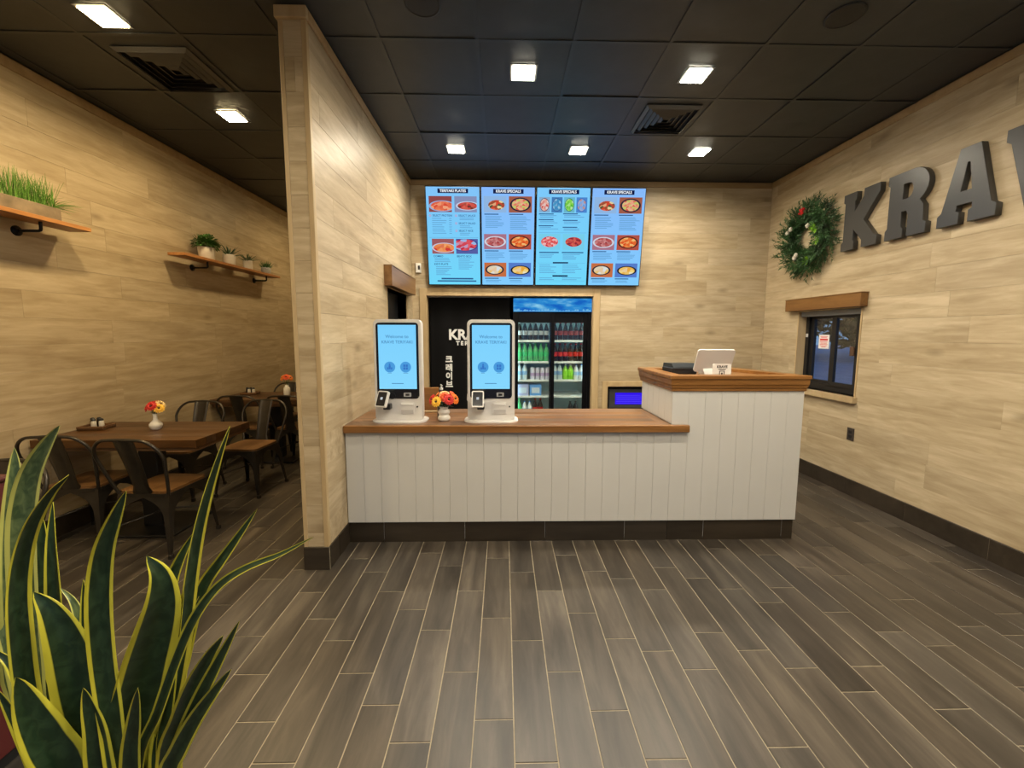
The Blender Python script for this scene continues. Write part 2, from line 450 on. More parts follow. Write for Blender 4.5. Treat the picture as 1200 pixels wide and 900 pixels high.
# tile bases
def base_tiles(name, axis, a, b, u0, u1, first, top_chamfer=0.004):
    """a..b thickness range, u0..u1 run"""
    root = MB()
    if axis == 'x': root.box(min(a, b), max(a, b), u0, u1, 0, BH - 0.004)
    else: root.box(u0, u1, min(a, b), max(a, b), 0, BH - 0.004)
    m_, t_ = (a + b) / 2, abs(b - a)
    ro = struct(root.build(name, M_GROUT))
    cuts = [u0]; u = first
    while u <= u0 + 0.01: u += PL
    while u < u1 - 0.01: cuts.append(u); u += PL
    cuts.append(u1)
    for p, q in zip(cuts, cuts[1:]):
        t = MB()
        if axis == 'x':
            t.box(min(a, b) - 0.004, max(a, b) + 0.004, p + 0.0015, q - 0.0015, 0.0, BH, 0.0015)
        else:
            t.box(p + 0.0015, q - 0.0015, min(a, b) - 0.004, max(a, b) + 0.004, 0.0, BH, 0.0015)
        t.build('base_tile', M_BASE, ro)
    return ro
base_tiles('baseboard_right', 'x', XR - 0.010, XR + 0.010, YF, YB, 1.98)
base_tiles('baseboard_left', 'x', XL - 0.010, XL + 0.010, YF, YD, 2.2)
base_tiles('baseboard_partition', 'x', XP - 0.010, XP + 0.004, PY0 - 0.004, YK - 0.004, 2.1)
base_tiles('baseboard_partition_end', 'y', PY0 - 0.008, PY0 + 0.010, XPL - 0.004, XP + 0.008, -1.9)
base_tiles('baseboard_dining', 'x', XPL - 0.006, XPL + 0.010, PY0 + 0.012, YD, 2.7)
base_tiles('baseboard_back', 'y', YB - 0.010, YB + 0.010, 2.20, XR - 0.02, 2.3)

# timber trims: partition end strips and cap, crown along the walls
def trim(n, m, label=None, mt=None):
    return struct(m.build('trim_%d' % n, mt or M_OAKT), label)
trim(1, MB().box(XPL, XPL + 0.026, PY0 - 0.004, PY0 + 0.012, BH, HC - 0.068, 0.002))
trim(2, MB().box(XP - 0.026, XP + 0.003, PY0 - 0.004, PY0 + 0.028, BH, HC - 0.068, 0.002))
trim(3, MB().box(XPL - 0.012, XP + 0.014, PY0 - 0.022, PY0 + 0.012, HC - 0.068, HC - 0.004, 0.003))
M_CROWN = wood('crown_trim', (0.28, 0.185, 0.085), (0.36, 0.25, 0.125), (0.43, 0.31, 0.17), (1.2, 9, 9), 0.5, 0.05, 0.03, False)
trim(4, MB().box(XP, XP + 0.014, PY0 + 0.012, YB - 0.015, HC - 0.068, HC - 0.004, 0.003), None, M_CROWN)
trim(5, MB().box(XL, XL + 0.014, YF, YD, HC - 0.075, HC - 0.004, 0.003), None, M_CROWN)
trim(6, MB().box(XR - 0.014, XR, YF, YB - 0.015, HC - 0.068, HC - 0.004, 0.003), None, M_CROWN)
trim(7, MB().box(XP, XR, YB - 0.014, YB, HC - 0.068, HC - 0.004, 0.003), None, M_CROWN)
trim(8, MB().box(XPL - 0.014, XPL, PY0 + 0.012, YD, HC - 0.068, HC - 0.004, 0.003), None, M_CROWN)

# ------------------------------------------------------------------ ceiling: grid and lay-in tiles
ceiling = struct(MB().box(XL - 0.14, XR + 0.14, YF - 0.14, YD + 0.12, HC + 0.06, HC + 0.16).build('ceiling', M_CEIL))
gxs = [GX0 + T * i for i in range(-6, 7)]; gxs = [x for x in gxs if XL < x < XR]
gys = [GY0 + T * j for j in range(-9, 8)]; gys = [y for y in gys if YF < y < YD]
for x in gxs:
    m = MB(); m.box(x - 0.012, x + 0.012, YF, YD, HC, HC + 0.003); m.box(x - 0.001, x + 0.001, YF, YD, HC + 0.003, HC + 0.03); m.build('grid_bar', M_TBAR, ceiling)
for y in gys:
    m = MB(); m.box(XL, XR, y - 0.012, y + 0.012, HC - 0.0005, HC + 0.0025); m.box(XL, XR, y - 0.001, y + 0.001, HC + 0.003, HC + 0.03); m.build('grid_bar', M_TBAR, ceiling)
ex = [XL] + gxs + [XR]; ey = [YF] + gys + [YD]
def sag_tile(w, l, s):
    """mineral tile with a slight sag and lifted corners"""
    n = 4; m = MB(); r = random.Random(s); vs = []
    tx, ty, sg = r.uniform(-0.003, 0.003), r.uniform(-0.003, 0.003), r.uniform(-0.004, 0.001)
    for i in range(n + 1):
        for j in range(n + 1):
            u, v = i / n - 0.5, j / n - 0.5
            vs.append((u * w, v * l, tx * u * 2 + ty * v * 2 + sg * (1 - 4 * u * u) * (1 - 4 * v * v) + 0.001))
    m.add(vs, [(i * (n + 1) + j, i * (n + 1) + j + 1, (i + 1) * (n + 1) + j + 1, (i + 1) * (n + 1) + j) for i in range(n) for j in range(n)], True)
    m.box(-w / 2, w / 2, -l / 2, l / 2, 0.012, 0.02)
    return m
for xi, (a, b) in enumerate(zip(ex, ex[1:])):
    for yi, (c, d) in enumerate(zip(ey, ey[1:])):
        w, l = b - a - 0.004, d - c - 0.004
        sag_tile(w, l, xi * 31 + yi).build('ceiling_tile', M_CEIL, ceiling, ((a + b) / 2, (c + d) / 2, HC + 0.0045))
# ------------------------------------------------------------------ recessed square ceiling lamps
M_LENS = {}
def ceiling_lamp(x, y, watt, col, label, group, zone):
    t = thing('ceiling_light', label, 'ceiling light', (x, y, HC), (0, 0, 0), group)
    s = 0.078
    f = MB()
    for (a, b, c, d) in ((-s - 0.016, s + 0.016, -s - 0.016, -s), (-s - 0.016, s + 0.016, s, s + 0.016), (-s - 0.016, -s, -s, s), (s, s + 0.016, -s, s)):
        f.box(a, b, c, d, -0.006, 0.001, 0.001)
    f.build('trim_ring', M_TRIMRING, t)
    MB().box(-s, s, -s, s, -0.012, -0.0005, 0.003).build('lens', emis('lens_' + zone, tuple(min(1, x * 1.05) for x in col), 70.0), t)
    ld = bpy.data.lights.new('lamp', 'AREA'); ld.shape = 'SQUARE'; ld.size = 0.15; ld.energy = watt; ld.color = col; ld.spread = math.radians(165)
    lo = bpy.data.objects.new('lamp', ld); C.objects.link(lo); lo.parent = t; lo.location = (0, 0, -0.014)
    return t
M_TRIMRING = mat('lamp_trim', (0.12, 0.12, 0.12), 0.5)
for (x, y, lab) in ((0.139, 3.08, 'square ceiling light above the low white counter'), (1.358, 3.08, 'square ceiling light above the tall counter end'),
               (-0.471, 4.299, 'square ceiling light in front of the menu screens, nearest the partition'), (0.748, 4.299, 'square ceiling light in front of the middle menu screens'),
               (1.967, 4.299, 'square ceiling light beside the air vent, nearest the wreath'),
               (0.748, 1.86, 'square ceiling light over the open floor before the counter'), (1.967, 1.86, 'square ceiling light over the open floor before the counter'),
               (0.139, 0.64, 'square ceiling light over the open floor before the counter'), (1.358, 0.64, 'square ceiling light over the open floor before the counter'),
               (-0.471, -0.58, 'square ceiling light over the open floor before the counter'), (1.967, -0.58, 'square ceiling light over the open floor before the counter')):
    ceiling_lamp(x, y, MAIN_W, MAIN_COL, lab, 'ceiling lights of the order room', 'main')
for (x, y, lab) in ((-2.31, 2.625, 'warm square ceiling light between round vent and snake plant'), (-2.29, 3.73, 'warm square ceiling light above the nearer dining table'),
               (-2.29, 6.2, 'warm square ceiling light beyond the farther dining table'), (-2.31, 1.2, 'warm square ceiling light near the shop front'), (-2.31, -0.3, 'warm square ceiling light near the shop front')):
    ceiling_lamp(x, y, DINE_W * (0.5 if y > 6 else 1.0), DINE_COL, lab, 'ceiling lights of the dining side', 'dining')

# ceiling speakers and air vents
M_SPK = mat('speaker_mesh', (0.016, 0.016, 0.017), 0.6)
for (x, y, lab) in ((-0.45, 2.49, 'round black ceiling speaker nearest the partition'), (1.96, 2.52, 'round black ceiling speaker near the letters on the wall')):
    t = thing('ceiling_speaker', lab, 'speaker', (x, y, HC), (0, 0, 0), 'round ceiling speakers')
    MB().lathe([(0.098, 0.001), (0.100, -0.006), (0.090, -0.009), (0.086, -0.006)], 32, cap=False).build('rim', M_SPK, t)
    MB().lathe([(0.0005, -0.0075), (0.05, -0.0072), (0.087, -0.006)], 32, cap=False).build('grille', M_SPK, t)
M_VENT = mat('vent_metal', (0.085, 0.085, 0.083), 0.45)
def vent(x, y, s, label):
    t = thing('air_vent', label, 'vent', (x, y, HC), (0, 0, 0), 'ceiling air vents')
    MB().box(-s, s, -s, s, -0.001, 0.0005).build('backing', M_BLACK, t)
    n = 5
    for i in range(n):
        r = s * (1 - i / n) ; r2 = r - s / n * 0.45
        m = MB(); z0, z1 = -0.004, -0.024 + i * 0.002
        o = [(-r, -r), (r, -r), (r, r), (-r, r)]; q = [(-r2, -r2), (r2, -r2), (r2, r2), (-r2, r2)]
        vs = [(a, b, z0) for a, b in o] + [(a, b, z1) for a, b in q] + [(a, b, z0 + 0.002) for a, b in o] + [(a, b, z1 + 0.002) for a, b in q]
        fs = []
        for k in range(4):
            j = (k + 1) % 4
            fs += [(k, j, 4 + j, 4 + k), (8 + k, 12 + k, 12 + j, 8 + j), (k, 8 + k, 8 + j, j), (4 + k, 4 + j, 12 + j, 12 + k)]
        m.add(vs, fs); m.build('louver', M_VENT, t)
    return t
vent(1.375, 3.69, 0.225, 'square black air vent with nested louvers between ceiling lights')
vent(-2.275, 3.12, 0.24, 'dark air vent in the ceiling above the nearer dining table')

# ------------------------------------------------------------------ partition side door with timber valance
dj = MB()
dj.box(XPL, XP + 0.004, 4.015, 4.03, 0, 1.955); dj.box(XPL, XP + 0.004, 4.86, 4.875, 0, 1.955); dj.box(XPL, XP + 0.004, 4.03, 4.86, 1.945, 1.96)
trim(9, dj)
d1 = struct(MB().box(XPL + 0.01, XPL + 0.045, 4.035, 4.855, 0.005, 1.94, 0.002).build('door_1', M_BLACK))
MB().tube([(XPL + 0.045, 4.12, 1.0), (XPL + 0.085, 4.12, 1.0), (XPL + 0.085, 4.22, 1.0)], 0.009, 8).build('door_handle', mat('steel', (0.45, 0.45, 0.45), 0.3, 1.0), d1)
def valance(name, label, axis_x, x0, x1, y0, y1, z0, z1):
    t = thing(name, label, 'valance', ((x0 + x1) / 2, (y0 + y1) / 2, z0))
    w, l, h = (x1 - x0) / 2, (y1 - y0) / 2, z1 - z0
    MB().box(-w, w, -l, l, 0.0, h, 0.003).build('board', M_STAINY, t)
    MB().box(-w - 0.004, w + 0.004, -l - 0.004, l + 0.004, h, h + 0.008, 0.002).build('cap', M_STAINY, t)
    return t
M_STAINY = wood('stained_wood_y', (0.105, 0.047, 0.014), (0.18, 0.085, 0.025), (0.25, 0.125, 0.04), (16, 1.6, 16), 0.35, 0.05, 0.04, False)
valance('door_valance', 'dark stained timber valance over the black side door in the partition', 'x', XP, XP + 0.075, 3.94, 4.985, 1.95, 2.135)

# ------------------------------------------------------------------ right wall pickup window
fr = MB()
Y0, Y1, Z0, Z1 = 3.71, 4.53, 0.925, 1.76
for (a, b, c, d) in ((Y0, Y0 + 0.014, Z0, Z1), (Y1 - 0.014, Y1, Z0, Z1), (Y0, Y1, Z1 - 0.012, Z1)):
    fr.box(XR - 0.006, XR + 0.14, a, b, c, d)
trim(10, fr)
win = MB()
XW = XR + 0.085
for (a, b, c, d) in ((Y0 + 0.014, Y0 + 0.05, Z0, Z1 - 0.012), (Y1 - 0.06, Y1 - 0.014, Z0, Z1 - 0.012), (Y0 + 0.05, Y1 - 0.06, Z0, Z0 + 0.07), (Y0 + 0.05, Y1 - 0.06, Z1 - 0.06, Z1 - 0.012)):
    win.box(XW, XW + 0.05, a, b, c, d)
w1 = struct(win.build('window_1', M_BLACK), 'black framed sliding pickup window')
for (a, b, dx) in ((3.80, 4.14, -0.012), (4.135, 4.475, 0.02)):
    s = MB()
    for (p, q, r_, t_) in ((a, a + 0.045, Z0 + 0.06, Z1 - 0.05), (b - 0.055, b, Z0 + 0.06, Z1 - 0.05), (a + 0.045, b - 0.055, Z0 + 0.06, Z0 + 0.10), (a + 0.045, b - 0.055, Z1 - 0.09, Z1 - 0.05)):
        s.box(XW + dx, XW + dx + 0.03, p, q, r_, t_)
    s.build('sash', M_BLACK, w1)
    MB().box(XW + dx + 0.012, XW + dx + 0.018, a + 0.045, b - 0.055, Z0 + 0.10, Z1 - 0.09).build('pane', M_PANE, w1)
MB().box(XW - 0.03, XW - 0.012, 3.84, 3.885, 1.30, 1.39, 0.003).build('latch', mat('latch_brown', (0.09, 0.05, 0.03), 0.4), w1)
MB().box(XR + 0.02, XW, Y0 + 0.014, Y1 - 0.014, Z1 - 0.065, Z1 - 0.012, 0.003).build('blind_case', mat('blind_grey', (0.22, 0.22, 0.22), 0.6), w1)
sill = MB(); sill.prism([(3.69, Z0 - 0.055), (4.56, Z0 - 0.055), (4.56, Z0), (3.69, Z0)], XR - 0.045, XR + 0.14, axis=0)
trim(11, sill)
valance('window_valance', 'brown stained timber valance over the pickup window', 'x', XR - 0.07, XR, 3.665, 4.655, 1.758, 1.88)
st = thing('window_sticker', 'white and red notice sticker on the pickup window glass', 'sticker', (XW + 0.030, 4.285, 1.355), (0, 0, 0))
MB().box(-0.001, 0.001, -0.07, 0.07, 0, 0.145).build('sheet', mat('sticker_white', (0.8, 0.78, 0.78), 0.5), st)
M_SRED = mat('sticker_red', (0.62, 0.03, 0.03), 0.5)
MB().box(-0.0018, -0.001, -0.052, 0.052, 0.085, 0.104).build('red_band', M_SRED, st)
for (z, w) in ((0.125, 0.05), (0.113, 0.04), (0.068, 0.05), (0.055, 0.042), (0.042, 0.052), (0.028, 0.045), (0.016, 0.03)):
    MB().box(-0.0018, -0.001, -w, w, z, z + 0.005).build('print_line', M_SRED, st)
MB().box(XW - 0.0015, XW, 4.478, 4.508, 1.475, 1.512).build('frame_tag', mat('tag_grey', (0.5, 0.5, 0.5), 0.5), w1)
# wall outlet
t = thing('wall_outlet', 'dark brown outlet plate low on the wall below the pickup window', 'outlet', (XR - 0.002, 3.725, 0.515))
MB().box(-0.005, 0.002, -0.038, 0.038, 0, 0.118, 0.002).build('plate', mat('outlet_brown', (0.045, 0.035, 0.028), 0.45), t)
for z in (0.022, 0.066): MB().box(-0.007, -0.004, -0.018, 0.018, z, z + 0.03, 0.002).build('socket', M_BLACK, t)

# ------------------------------------------------------------------ back wall opening: casing, niche, banner, drinks fridge
cs = MB(); o0, o1, oz = -0.941, 1.108, 1.962
cs.box(o0 - 0.085, o0, YB - 0.018, YB + 0.012, 0, oz + 0.09, 0.003); cs.box(o1, o1 + 0.085, YB - 0.018, YB + 0.012, 0, oz + 0.09, 0.003); cs.box(o0, o1, YB - 0.018, YB + 0.012, oz, oz + 0.09, 0.003)
cs.box(o0 - 0.012, o0 + 0.004, YB + 0.012, YB + 0.14, 0, oz); cs.box(o1 - 0.004, o1 + 0.012, YB + 0.012, YB + 0.14, 0, oz); cs.box(o0, o1, YB + 0.012, YB + 0.14, oz - 0.004, oz + 0.012)
trim(12, cs, 'light timber casing around the back opening')
ni = MB(); M_NICHE = mat('kitchen_wall', (0.10, 0.10, 0.10), 0.8)
ni.box(-1.06, 2.3, 6.2, 6.3, 0, 2.4); ni.box(-1.1, -1.06, YB + 0.14, 6.3, 0, 2.4); ni.box(2.3, 2.34, YB + 0.14, 6.3, 0, 2.4); ni.box(-1.1, 2.34, YB + 0.14, 6.3, 2.4, 2.45)
struct(ni.build('wall_kitchen', M_NICHE))
# banner curtain: gently waving cloth
bn = thing('black_banner', 'black cloth banner with white lettering hanging in the back opening', 'banner', (-0.42, YB + 0.055, 0.02))
m = MB(); nx, nz = 40, 6; bw, bh = 1.0, 1.925
def wav(x): return 0.006 * math.sin(x * 23) + 0.004 * math.sin(x * 11 + 1)
vs = []
for s in (0, 1):
    for i in range(nx + 1):
        for j in range(nz + 1):
            x = -bw / 2 + bw * i / nx
            vs.append((x, wav(x) + s * 0.003, bh * j / nz))
k = (nx + 1) * (nz + 1); fs = []
for i in range(nx):
    for j in range(nz):
        a = i * (nz + 1) + j; fs.append((a, a + nz + 1, a + nz + 2, a + 1)); fs.append((k + a, k + a + 1, k + a + nz + 2, k + a + nz + 1))
for i in range(nx):
    for j in (0, nz):
        a = i * (nz + 1) + j; fs.append((a, a + k, a + k + nz + 1, a + nz + 1))
for j in range(nz):
    for i in (0, nx):
        a = i * (nz + 1) + j; fs.append((a, a + 1, a + k + 1, a + k))
m.add(vs, fs, True); m.build('cloth', mat('banner_cloth', (0.0035, 0.0035, 0.004), 0.8, spec=0.15, bump=0.1, nscale=12), bn)
M_WHITE = mat('banner_white', (0.78, 0.78, 0.76), 0.6)
text('lettering', 'KRAVE', 0.175, M_WHITE, bn, (-0.265, -0.014, 1.463), extrude=0.001, offset=0.006, space=0.98)
text('lettering', 'TERIYAKI', 0.068, M_WHITE, bn, (-0.17, -0.014, 1.36), extrude=0.001, offset=0.003, space=1.45)
for i, ch in enumerate('크레이브'):
    text('lettering', ch, 0.098, M_WHITE, bn, (-0.262, -0.014, 1.155 - i * 0.105), extrude=0.001, offset=0.0045, align='CENTER')
MB().tube([(-0.51, 0, 1.935), (0.51, 0, 1.935)], 0.008, 8).build('rod', mat('steel', (0.45, 0.45, 0.45), 0.3, 1.0), bn)

# drinks fridge
FX0, FX1, FY0, FZ1 = 0.118, 1.104, YB + 0.03, 1.95
fg = thing('drinks_fridge', 'black glass door drinks fridge with lit blue header', 'fridge', ((FX0 + FX1) / 2, FY0, 0.0))
hw = (FX1 - FX0) / 2; D = 0.70
M_FBLK = mat('fridge_black', (0.003, 0.003, 0.004), 0.4, spec=0.12)
M_FIN = mat('fridge_white', (0.55, 0.68, 0.68), 0.5)
b = MB()
b.box(-hw, -hw + 0.04, 0.02, D, 0.06, FZ1); b.box(hw - 0.04, hw, 0.02, D, 0.06, FZ1); b.box(-hw + 0.04, hw - 0.04, 0.02, D, FZ1 - 0.05, FZ1); b.box(-hw + 0.04, hw - 0.04, 0.0, D, 0.06, 0.24); b.box(-hw + 0.04, hw - 0.04, D - 0.04, D, 0.24, FZ1 - 0.05)
b.build('body', M_FBLK, fg)
i_ = MB(); i_.box(-hw + 0.04, -hw + 0.046, 0.07, D - 0.04, 0.24, 1.74); i_.box(hw - 0.046, hw - 0.04, 0.07, D - 0.04, 0.24, 1.74); i_.box(-hw + 0.046, hw - 0.046, D - 0.046, D - 0.04, 0.24, 1.74); i_.box(-hw + 0.04, hw - 0.04, 0.07, D - 0.04, 1.735, 1.745)
i_.build('liner', M_FIN, fg)
# header with sky print
hm = bpy.data.materials.new('header_print'); hm.use_nodes = True; tt = hm.node_tree; tt.nodes.remove(tt.nodes['Principled BSDF'])
c = nm(tt, 'ShaderNodeTexCoord'); mp = nm(tt, 'ShaderNodeMapping'); mp.inputs['Scale'].default_value = (3.0, 1, 11); n = nm(tt, 'ShaderNodeTexNoise'); n.inputs['Scale'].default_value = 1.4; n.inputs['Detail'].default_value = 4
r = nm(tt, 'ShaderNodeValToRGB'); e = r.color_ramp.elements; e[0].position = 0.35; e[0].color = (*srgb(25, 105, 205), 1); e[1].position = 0.72; e[1].color = (*srgb(150, 220, 250), 1); q_ = e.new(0.52); q_.color = (*srgb(50, 150, 225), 1)
em = nm(tt, 'ShaderNodeEmission'); em.inputs[1].default_value = 0.85
tt.links.new(c.outputs['Object'], mp.inputs[0]); tt.links.new(mp.outputs[0], n.inputs['Vector']); tt.links.new(n.outputs['Fac'], r.inputs[0]); tt.links.new(r.outputs[0], em.inputs[0]); tt.links.new(em.outputs[0], tt.nodes['Material Output'].inputs[0])
hd = MB().box(-hw + 0.006, hw - 0.006, -0.012, 0.02, 1.775, FZ1 - 0.012, 0.003).build('header', hm, fg)
ice = MB()
rr = random.Random(5)
for k in range(26):
    x = -hw + 0.03 + k * (2 * hw - 0.06) / 25; h = rr.uniform(0.012, 0.035); w = 0.02
    ice.add([(x - w, -0.0135, 1.779), (x + w, -0.0135, 1.779), (x + rr.uniform(-.5, 1) * w, -0.0135, 1.779 + h), (x - rr.uniform(0, 1) * w, -0.0135, 1.779 + h * 0.8)], [(0, 1, 2, 3)])
ice.build('ice_print', emis('ice_print', srgb(120, 195, 245), 0.8), hd)
M_FGL = glass('fridge_glass', (0.93, 0.97, 0.96), 0.05)
DZ0, DZ1 = 0.12, 1.765
for (a, b_, dy) in ((-hw + 0.002, 0.03, 0.0), (-0.03, hw - 0.002, 0.03)):
    fm = MB(); l, r_ = (0.065, 0.045) if a < -0.1 else (0.045, 0.095)
    fm.box(a, a + l, dy, dy + 0.028, DZ0, DZ1, 0.003); fm.box(b_ - r_, b_, dy, dy + 0.028, DZ0, DZ1, 0.003); fm.box(a + l, b_ - r_, dy, dy + 0.028, DZ1 - 0.125, DZ1, 0.003); fm.box(a + l, b_ - r_, dy, dy + 0.028, DZ0, DZ0 + 0.10, 0.003)
    d = fm.build('door', M_FBLK, fg)
    MB().box(a + l, b_ - r_, dy + 0.010, dy + 0.016, DZ0 + 0.1, DZ1 - 0.125).build('door_glass', M_FGL, d)
MB().box(hw - 0.055, hw - 0.043, -0.02, 0.03, 1.02, 1.42, 0.003).build('handle', M_FBLK, fg)
SHZ = [1.420, 1.150, 0.915, 0.705, 0.435]
M_SHELF = mat('shelf_white', (0.82, 0.85, 0.85), 0.4)
for z in SHZ:
    s = MB(); s.box(-hw + 0.05, hw - 0.05, 0.085, 0.60, z - 0.012, z - 0.004); s.box(-hw + 0.05, hw - 0.05, 0.078, 0.088, z - 0.022, z + 0.004); s.build('shelf', M_SHELF, fg)
M_LED = emis('fridge_led', (0.68, 0.97, 1.0), 10.0)
MB().box(-hw + 0.05, hw - 0.05, 0.085, 0.10, 1.715, 1.733).build('light_strip', M_LED, fg)
for x in (-hw + 0.052, hw - 0.060): MB().box(x, x + 0.008, 0.068, 0.078, 0.28, 1.70).build('light_strip', M_LED, fg)

# bottles and cans
def bottle_meshes(h, r, key, cola, lab, cap, glassy=False):
    body = MB().lathe([(r * 0.82, 0), (r, 0.012), (r * 0.97, h * 0.30), (r, h * 0.52), (r * 0.93, h * 0.62), (r * 0.55, h * 0.80), (r * 0.36, h * 0.88), (r * 0.36, h * 0.94)], 12).mesh('body'); body.materials.append(cola)
    lb = MB().lathe([(r * 1.02, h * 0.30), (r * 1.025, h * 0.53)], 12, cap=False).mesh('label'); lb.materials.append(lab)
    cp = MB().lathe([(r * 0.42, h * 0.93), (r * 0.42, h), (r * 0.30, h * 1.002)], 10).mesh('cap'); cp.materials.append(cap)
    return body, lb, cp
P = lambda n, c, r=0.25: mat('drink_' + n, c, r)
KIND = {
    'cola': (0.235, 0.033, P('cola', (0.018, 0.007, 0.004), 0.12), P('red_label', (0.55, 0.03, 0.025)), P('red_cap', (0.5, 0.02, 0.02))),
    'diet': (0.235, 0.033, P('cola', (0.018, 0.007, 0.004), 0.12), P('silver_label', (0.55, 0.56, 0.58)), P('silver_cap', (0.6, 0.6, 0.6))),
    'zero': (0.235, 0.033, P('cola', (0.018, 0.007, 0.004), 0.12), P('brown_label', (0.28, 0.04, 0.03)), P('brown_cap', (0.25, 0.05, 0.04))),
    'lime': (0.235, 0.033, P('green_pet', (0.10, 0.42, 0.16), 0.12), P('green_label', (0.06, 0.5, 0.18)), P('green_cap', (0.1, 0.55, 0.2))),
    'water': (0.215, 0.033, P('clear_pet', (0.55, 0.66, 0.72), 0.1), P('blue_label', (0.25, 0.45, 0.75)), P('white_cap', (0.8, 0.8, 0.8))),
    'tea': (0.20, 0.036, P('lime_pet', (0.25, 0.62, 0.04), 0.2), P('lime_label', (0.28, 0.72, 0.05)), P('white_cap', (0.8, 0.8, 0.8))),
    'milk': (0.20, 0.033, P('white_pet', (0.75, 0.76, 0.78), 0.2), P('pale_label', (0.35, 0.55, 0.8)), P('blue_cap', (0.15, 0.3, 0.7))),
    'dark': (0.20, 0.034, P('black_pet', (0.01, 0.01, 0.012), 0.2), P('black_label', (0.03, 0.03, 0.035)), P('black_cap', (0.015, 0.015, 0.015))),
}
KM = {k: bottle_meshes(v[0], v[1], k, *v[2:]) for k, v in KIND.items()}
def bottle(kind, x, z, label, group, y=None):
    t = thing('bottle', label, 'bottle', ((FX0 + FX1) / 2 + x, FY0 + (0.135 if y is None else y), z - 0.004), (0, 0, 0), group)
    for n_, me in zip(('body', 'label', 'cap'), KM[kind]): inst(n_, me, t)
LEFTX = [-0.405 + 0.069 * i for i in range(6)]; RIGHTX = [0.05 + 0.068 * i for i in range(6)]
for x in LEFTX: bottle('diet', x, SHZ[0], 'cola bottle with silver label on the top fridge shelf', 'bottles on the top fridge shelf')
for i, x in enumerate(RIGHTX): bottle('zero', x, SHZ[0], 'cola bottle with brown red label on the top fridge shelf', 'bottles on the top fridge shelf')
for x in LEFTX: bottle('lime', x, SHZ[1], 'green lemonade bottle on the second fridge shelf', 'bottles on the second fridge shelf')
for i, x in enumerate(RIGHTX): bottle('cola', x, SHZ[1], 'cola bottle with red label on the second fridge shelf', 'bottles on the second fridge shelf')
for x in LEFTX[:2]: bottle('water', x, SHZ[2], 'clear water bottle beside the pack of cans in the fridge', 'bottles on the third fridge shelf')
for x in RIGHTX[:2]: bottle('water', x, SHZ[2], 'clear water bottle beside lime green bottles in the fridge', 'bottles on the third fridge shelf')
for x in RIGHTX[2:4]: bottle('tea', x + 0.004, SHZ[2], 'lime green bottle on the third fridge shelf', 'bottles on the third fridge shelf')
for x in RIGHTX[4:]: bottle('milk', x + 0.008, SHZ[2], 'white and blue bottle on the third fridge shelf', 'bottles on the third fridge shelf')
for i, x in enumerate(LEFTX[:5]):
    kd, lb = [('lime', 'green bottle on the lowest fridge shelf'), ('milk', 'white and blue bottle on the lowest fridge shelf'), ('milk', 'white and blue bottle on the lowest fridge shelf'), ('cola', 'cola bottle with red label on the lowest fridge shelf'), ('cola', 'cola bottle with red label on the lowest fridge shelf')][i]
    bottle(kd, x, SHZ[4] + 0.0, lb, 'bottles on the lowest fridge shelf')
for x in RIGHTX[3:5]: bottle('dark', x + 0.01, SHZ[4] + 0.0, 'black bottle on the lowest fridge shelf', 'bottles on the lowest fridge shelf')
canm = MB().lathe([(0.024, 0), (0.028, 0.008), (0.028, 0.145), (0.022, 0.158), (0.022, 0.16)], 12).mesh('body'); canm.materials.append(P('can', (0.62, 0.62, 0.74), 0.3))
canl = MB().lathe([(0.0286, 0.05), (0.0286, 0.09)], 12, cap=False).mesh('label'); canl.materials.append(P('can_band', (0.42, 0.30, 0.55), 0.3))
for i in range(4):
    t = thing('drink_can', 'slim pale lilac can on the third fridge shelf', 'can', ((FX0 + FX1) / 2 - 0.235 + i * 0.064, FY0 + 0.135, SHZ[2] - 0.004), (0, 0, 0), 'slim cans in the fridge')
    inst('body', canm, t); inst('label', canl, t)
for i, (c_, lab) in enumerate((((0.42, 0.45, 0.72), 'lilac carton pack on the fourth fridge shelf'), ((0.12, 0.33, 0.75), 'blue carton pack on the fourth fridge shelf'))):
    t = thing('drink_carton', lab, 'carton', ((FX0 + FX1) / 2 - 0.36 + i * 0.165, FY0 + 0.16, SHZ[3] - 0.004), (0, 0, 0), 'carton packs in the fridge')
    MB().box(-0.075, 0.075, -0.06, 0.06, 0, 0.15, 0.004).build('box', P('carton%d' % i, c_, 0.5), t)
    MB().box(-0.05, 0.05, -0.0612, -0.06, 0.04, 0.11).build('print', P('carton_print%d' % i, (0.6, 0.7, 0.85), 0.5), t)

# low opening beside it with a dark unit and blue display
cs = MB(); a0, a1, az = 1.315, 2.05, 0.842
cs.box(a0 - 0.067, a0, YB - 0.018, YB + 0.012, 0, az + 0.065, 0.003); cs.box(a1, a1 + 0.067, YB - 0.018, YB + 0.012, 0, az + 0.065, 0.003); cs.box(a0, a1, YB - 0.018, YB + 0.012, az, az + 0.065, 0.003)
cs.box(a0 - 0.01, a0 + 0.003, YB + 0.012, YB + 0.14, 0, az); cs.box(a1 - 0.003, a1 + 0.01, YB + 0.012, YB + 0.14, 0, az); cs.box(a0, a1, YB + 0.012, YB + 0.14, az - 0.003, az + 0.01)
trim(13, cs, 'light timber casing around the low opening')
un = thing('display_unit', 'dark low appliance with glowing blue display behind the tall counter', 'appliance', (1.68, YB + 0.06, 0.0))
MB().box(-0.34, 0.34, 0.0, 0.5, 0.0, 0.815, 0.012).build('body', mat('unit_dark', (0.016, 0.017, 0.019), 0.4), un)
MB().box(-0.33, 0.30, -0.010, 0.001, 0.56, 0.80, 0.004).build('bezel', mat('unit_bezel', (0.05, 0.052, 0.055), 0.35), un)
dp = MB().box(-0.25, 0.20, -0.014, -0.009, 0.605, 0.755).build('display', emis('blue_display', srgb(50, 22, 235), 1.0), un)
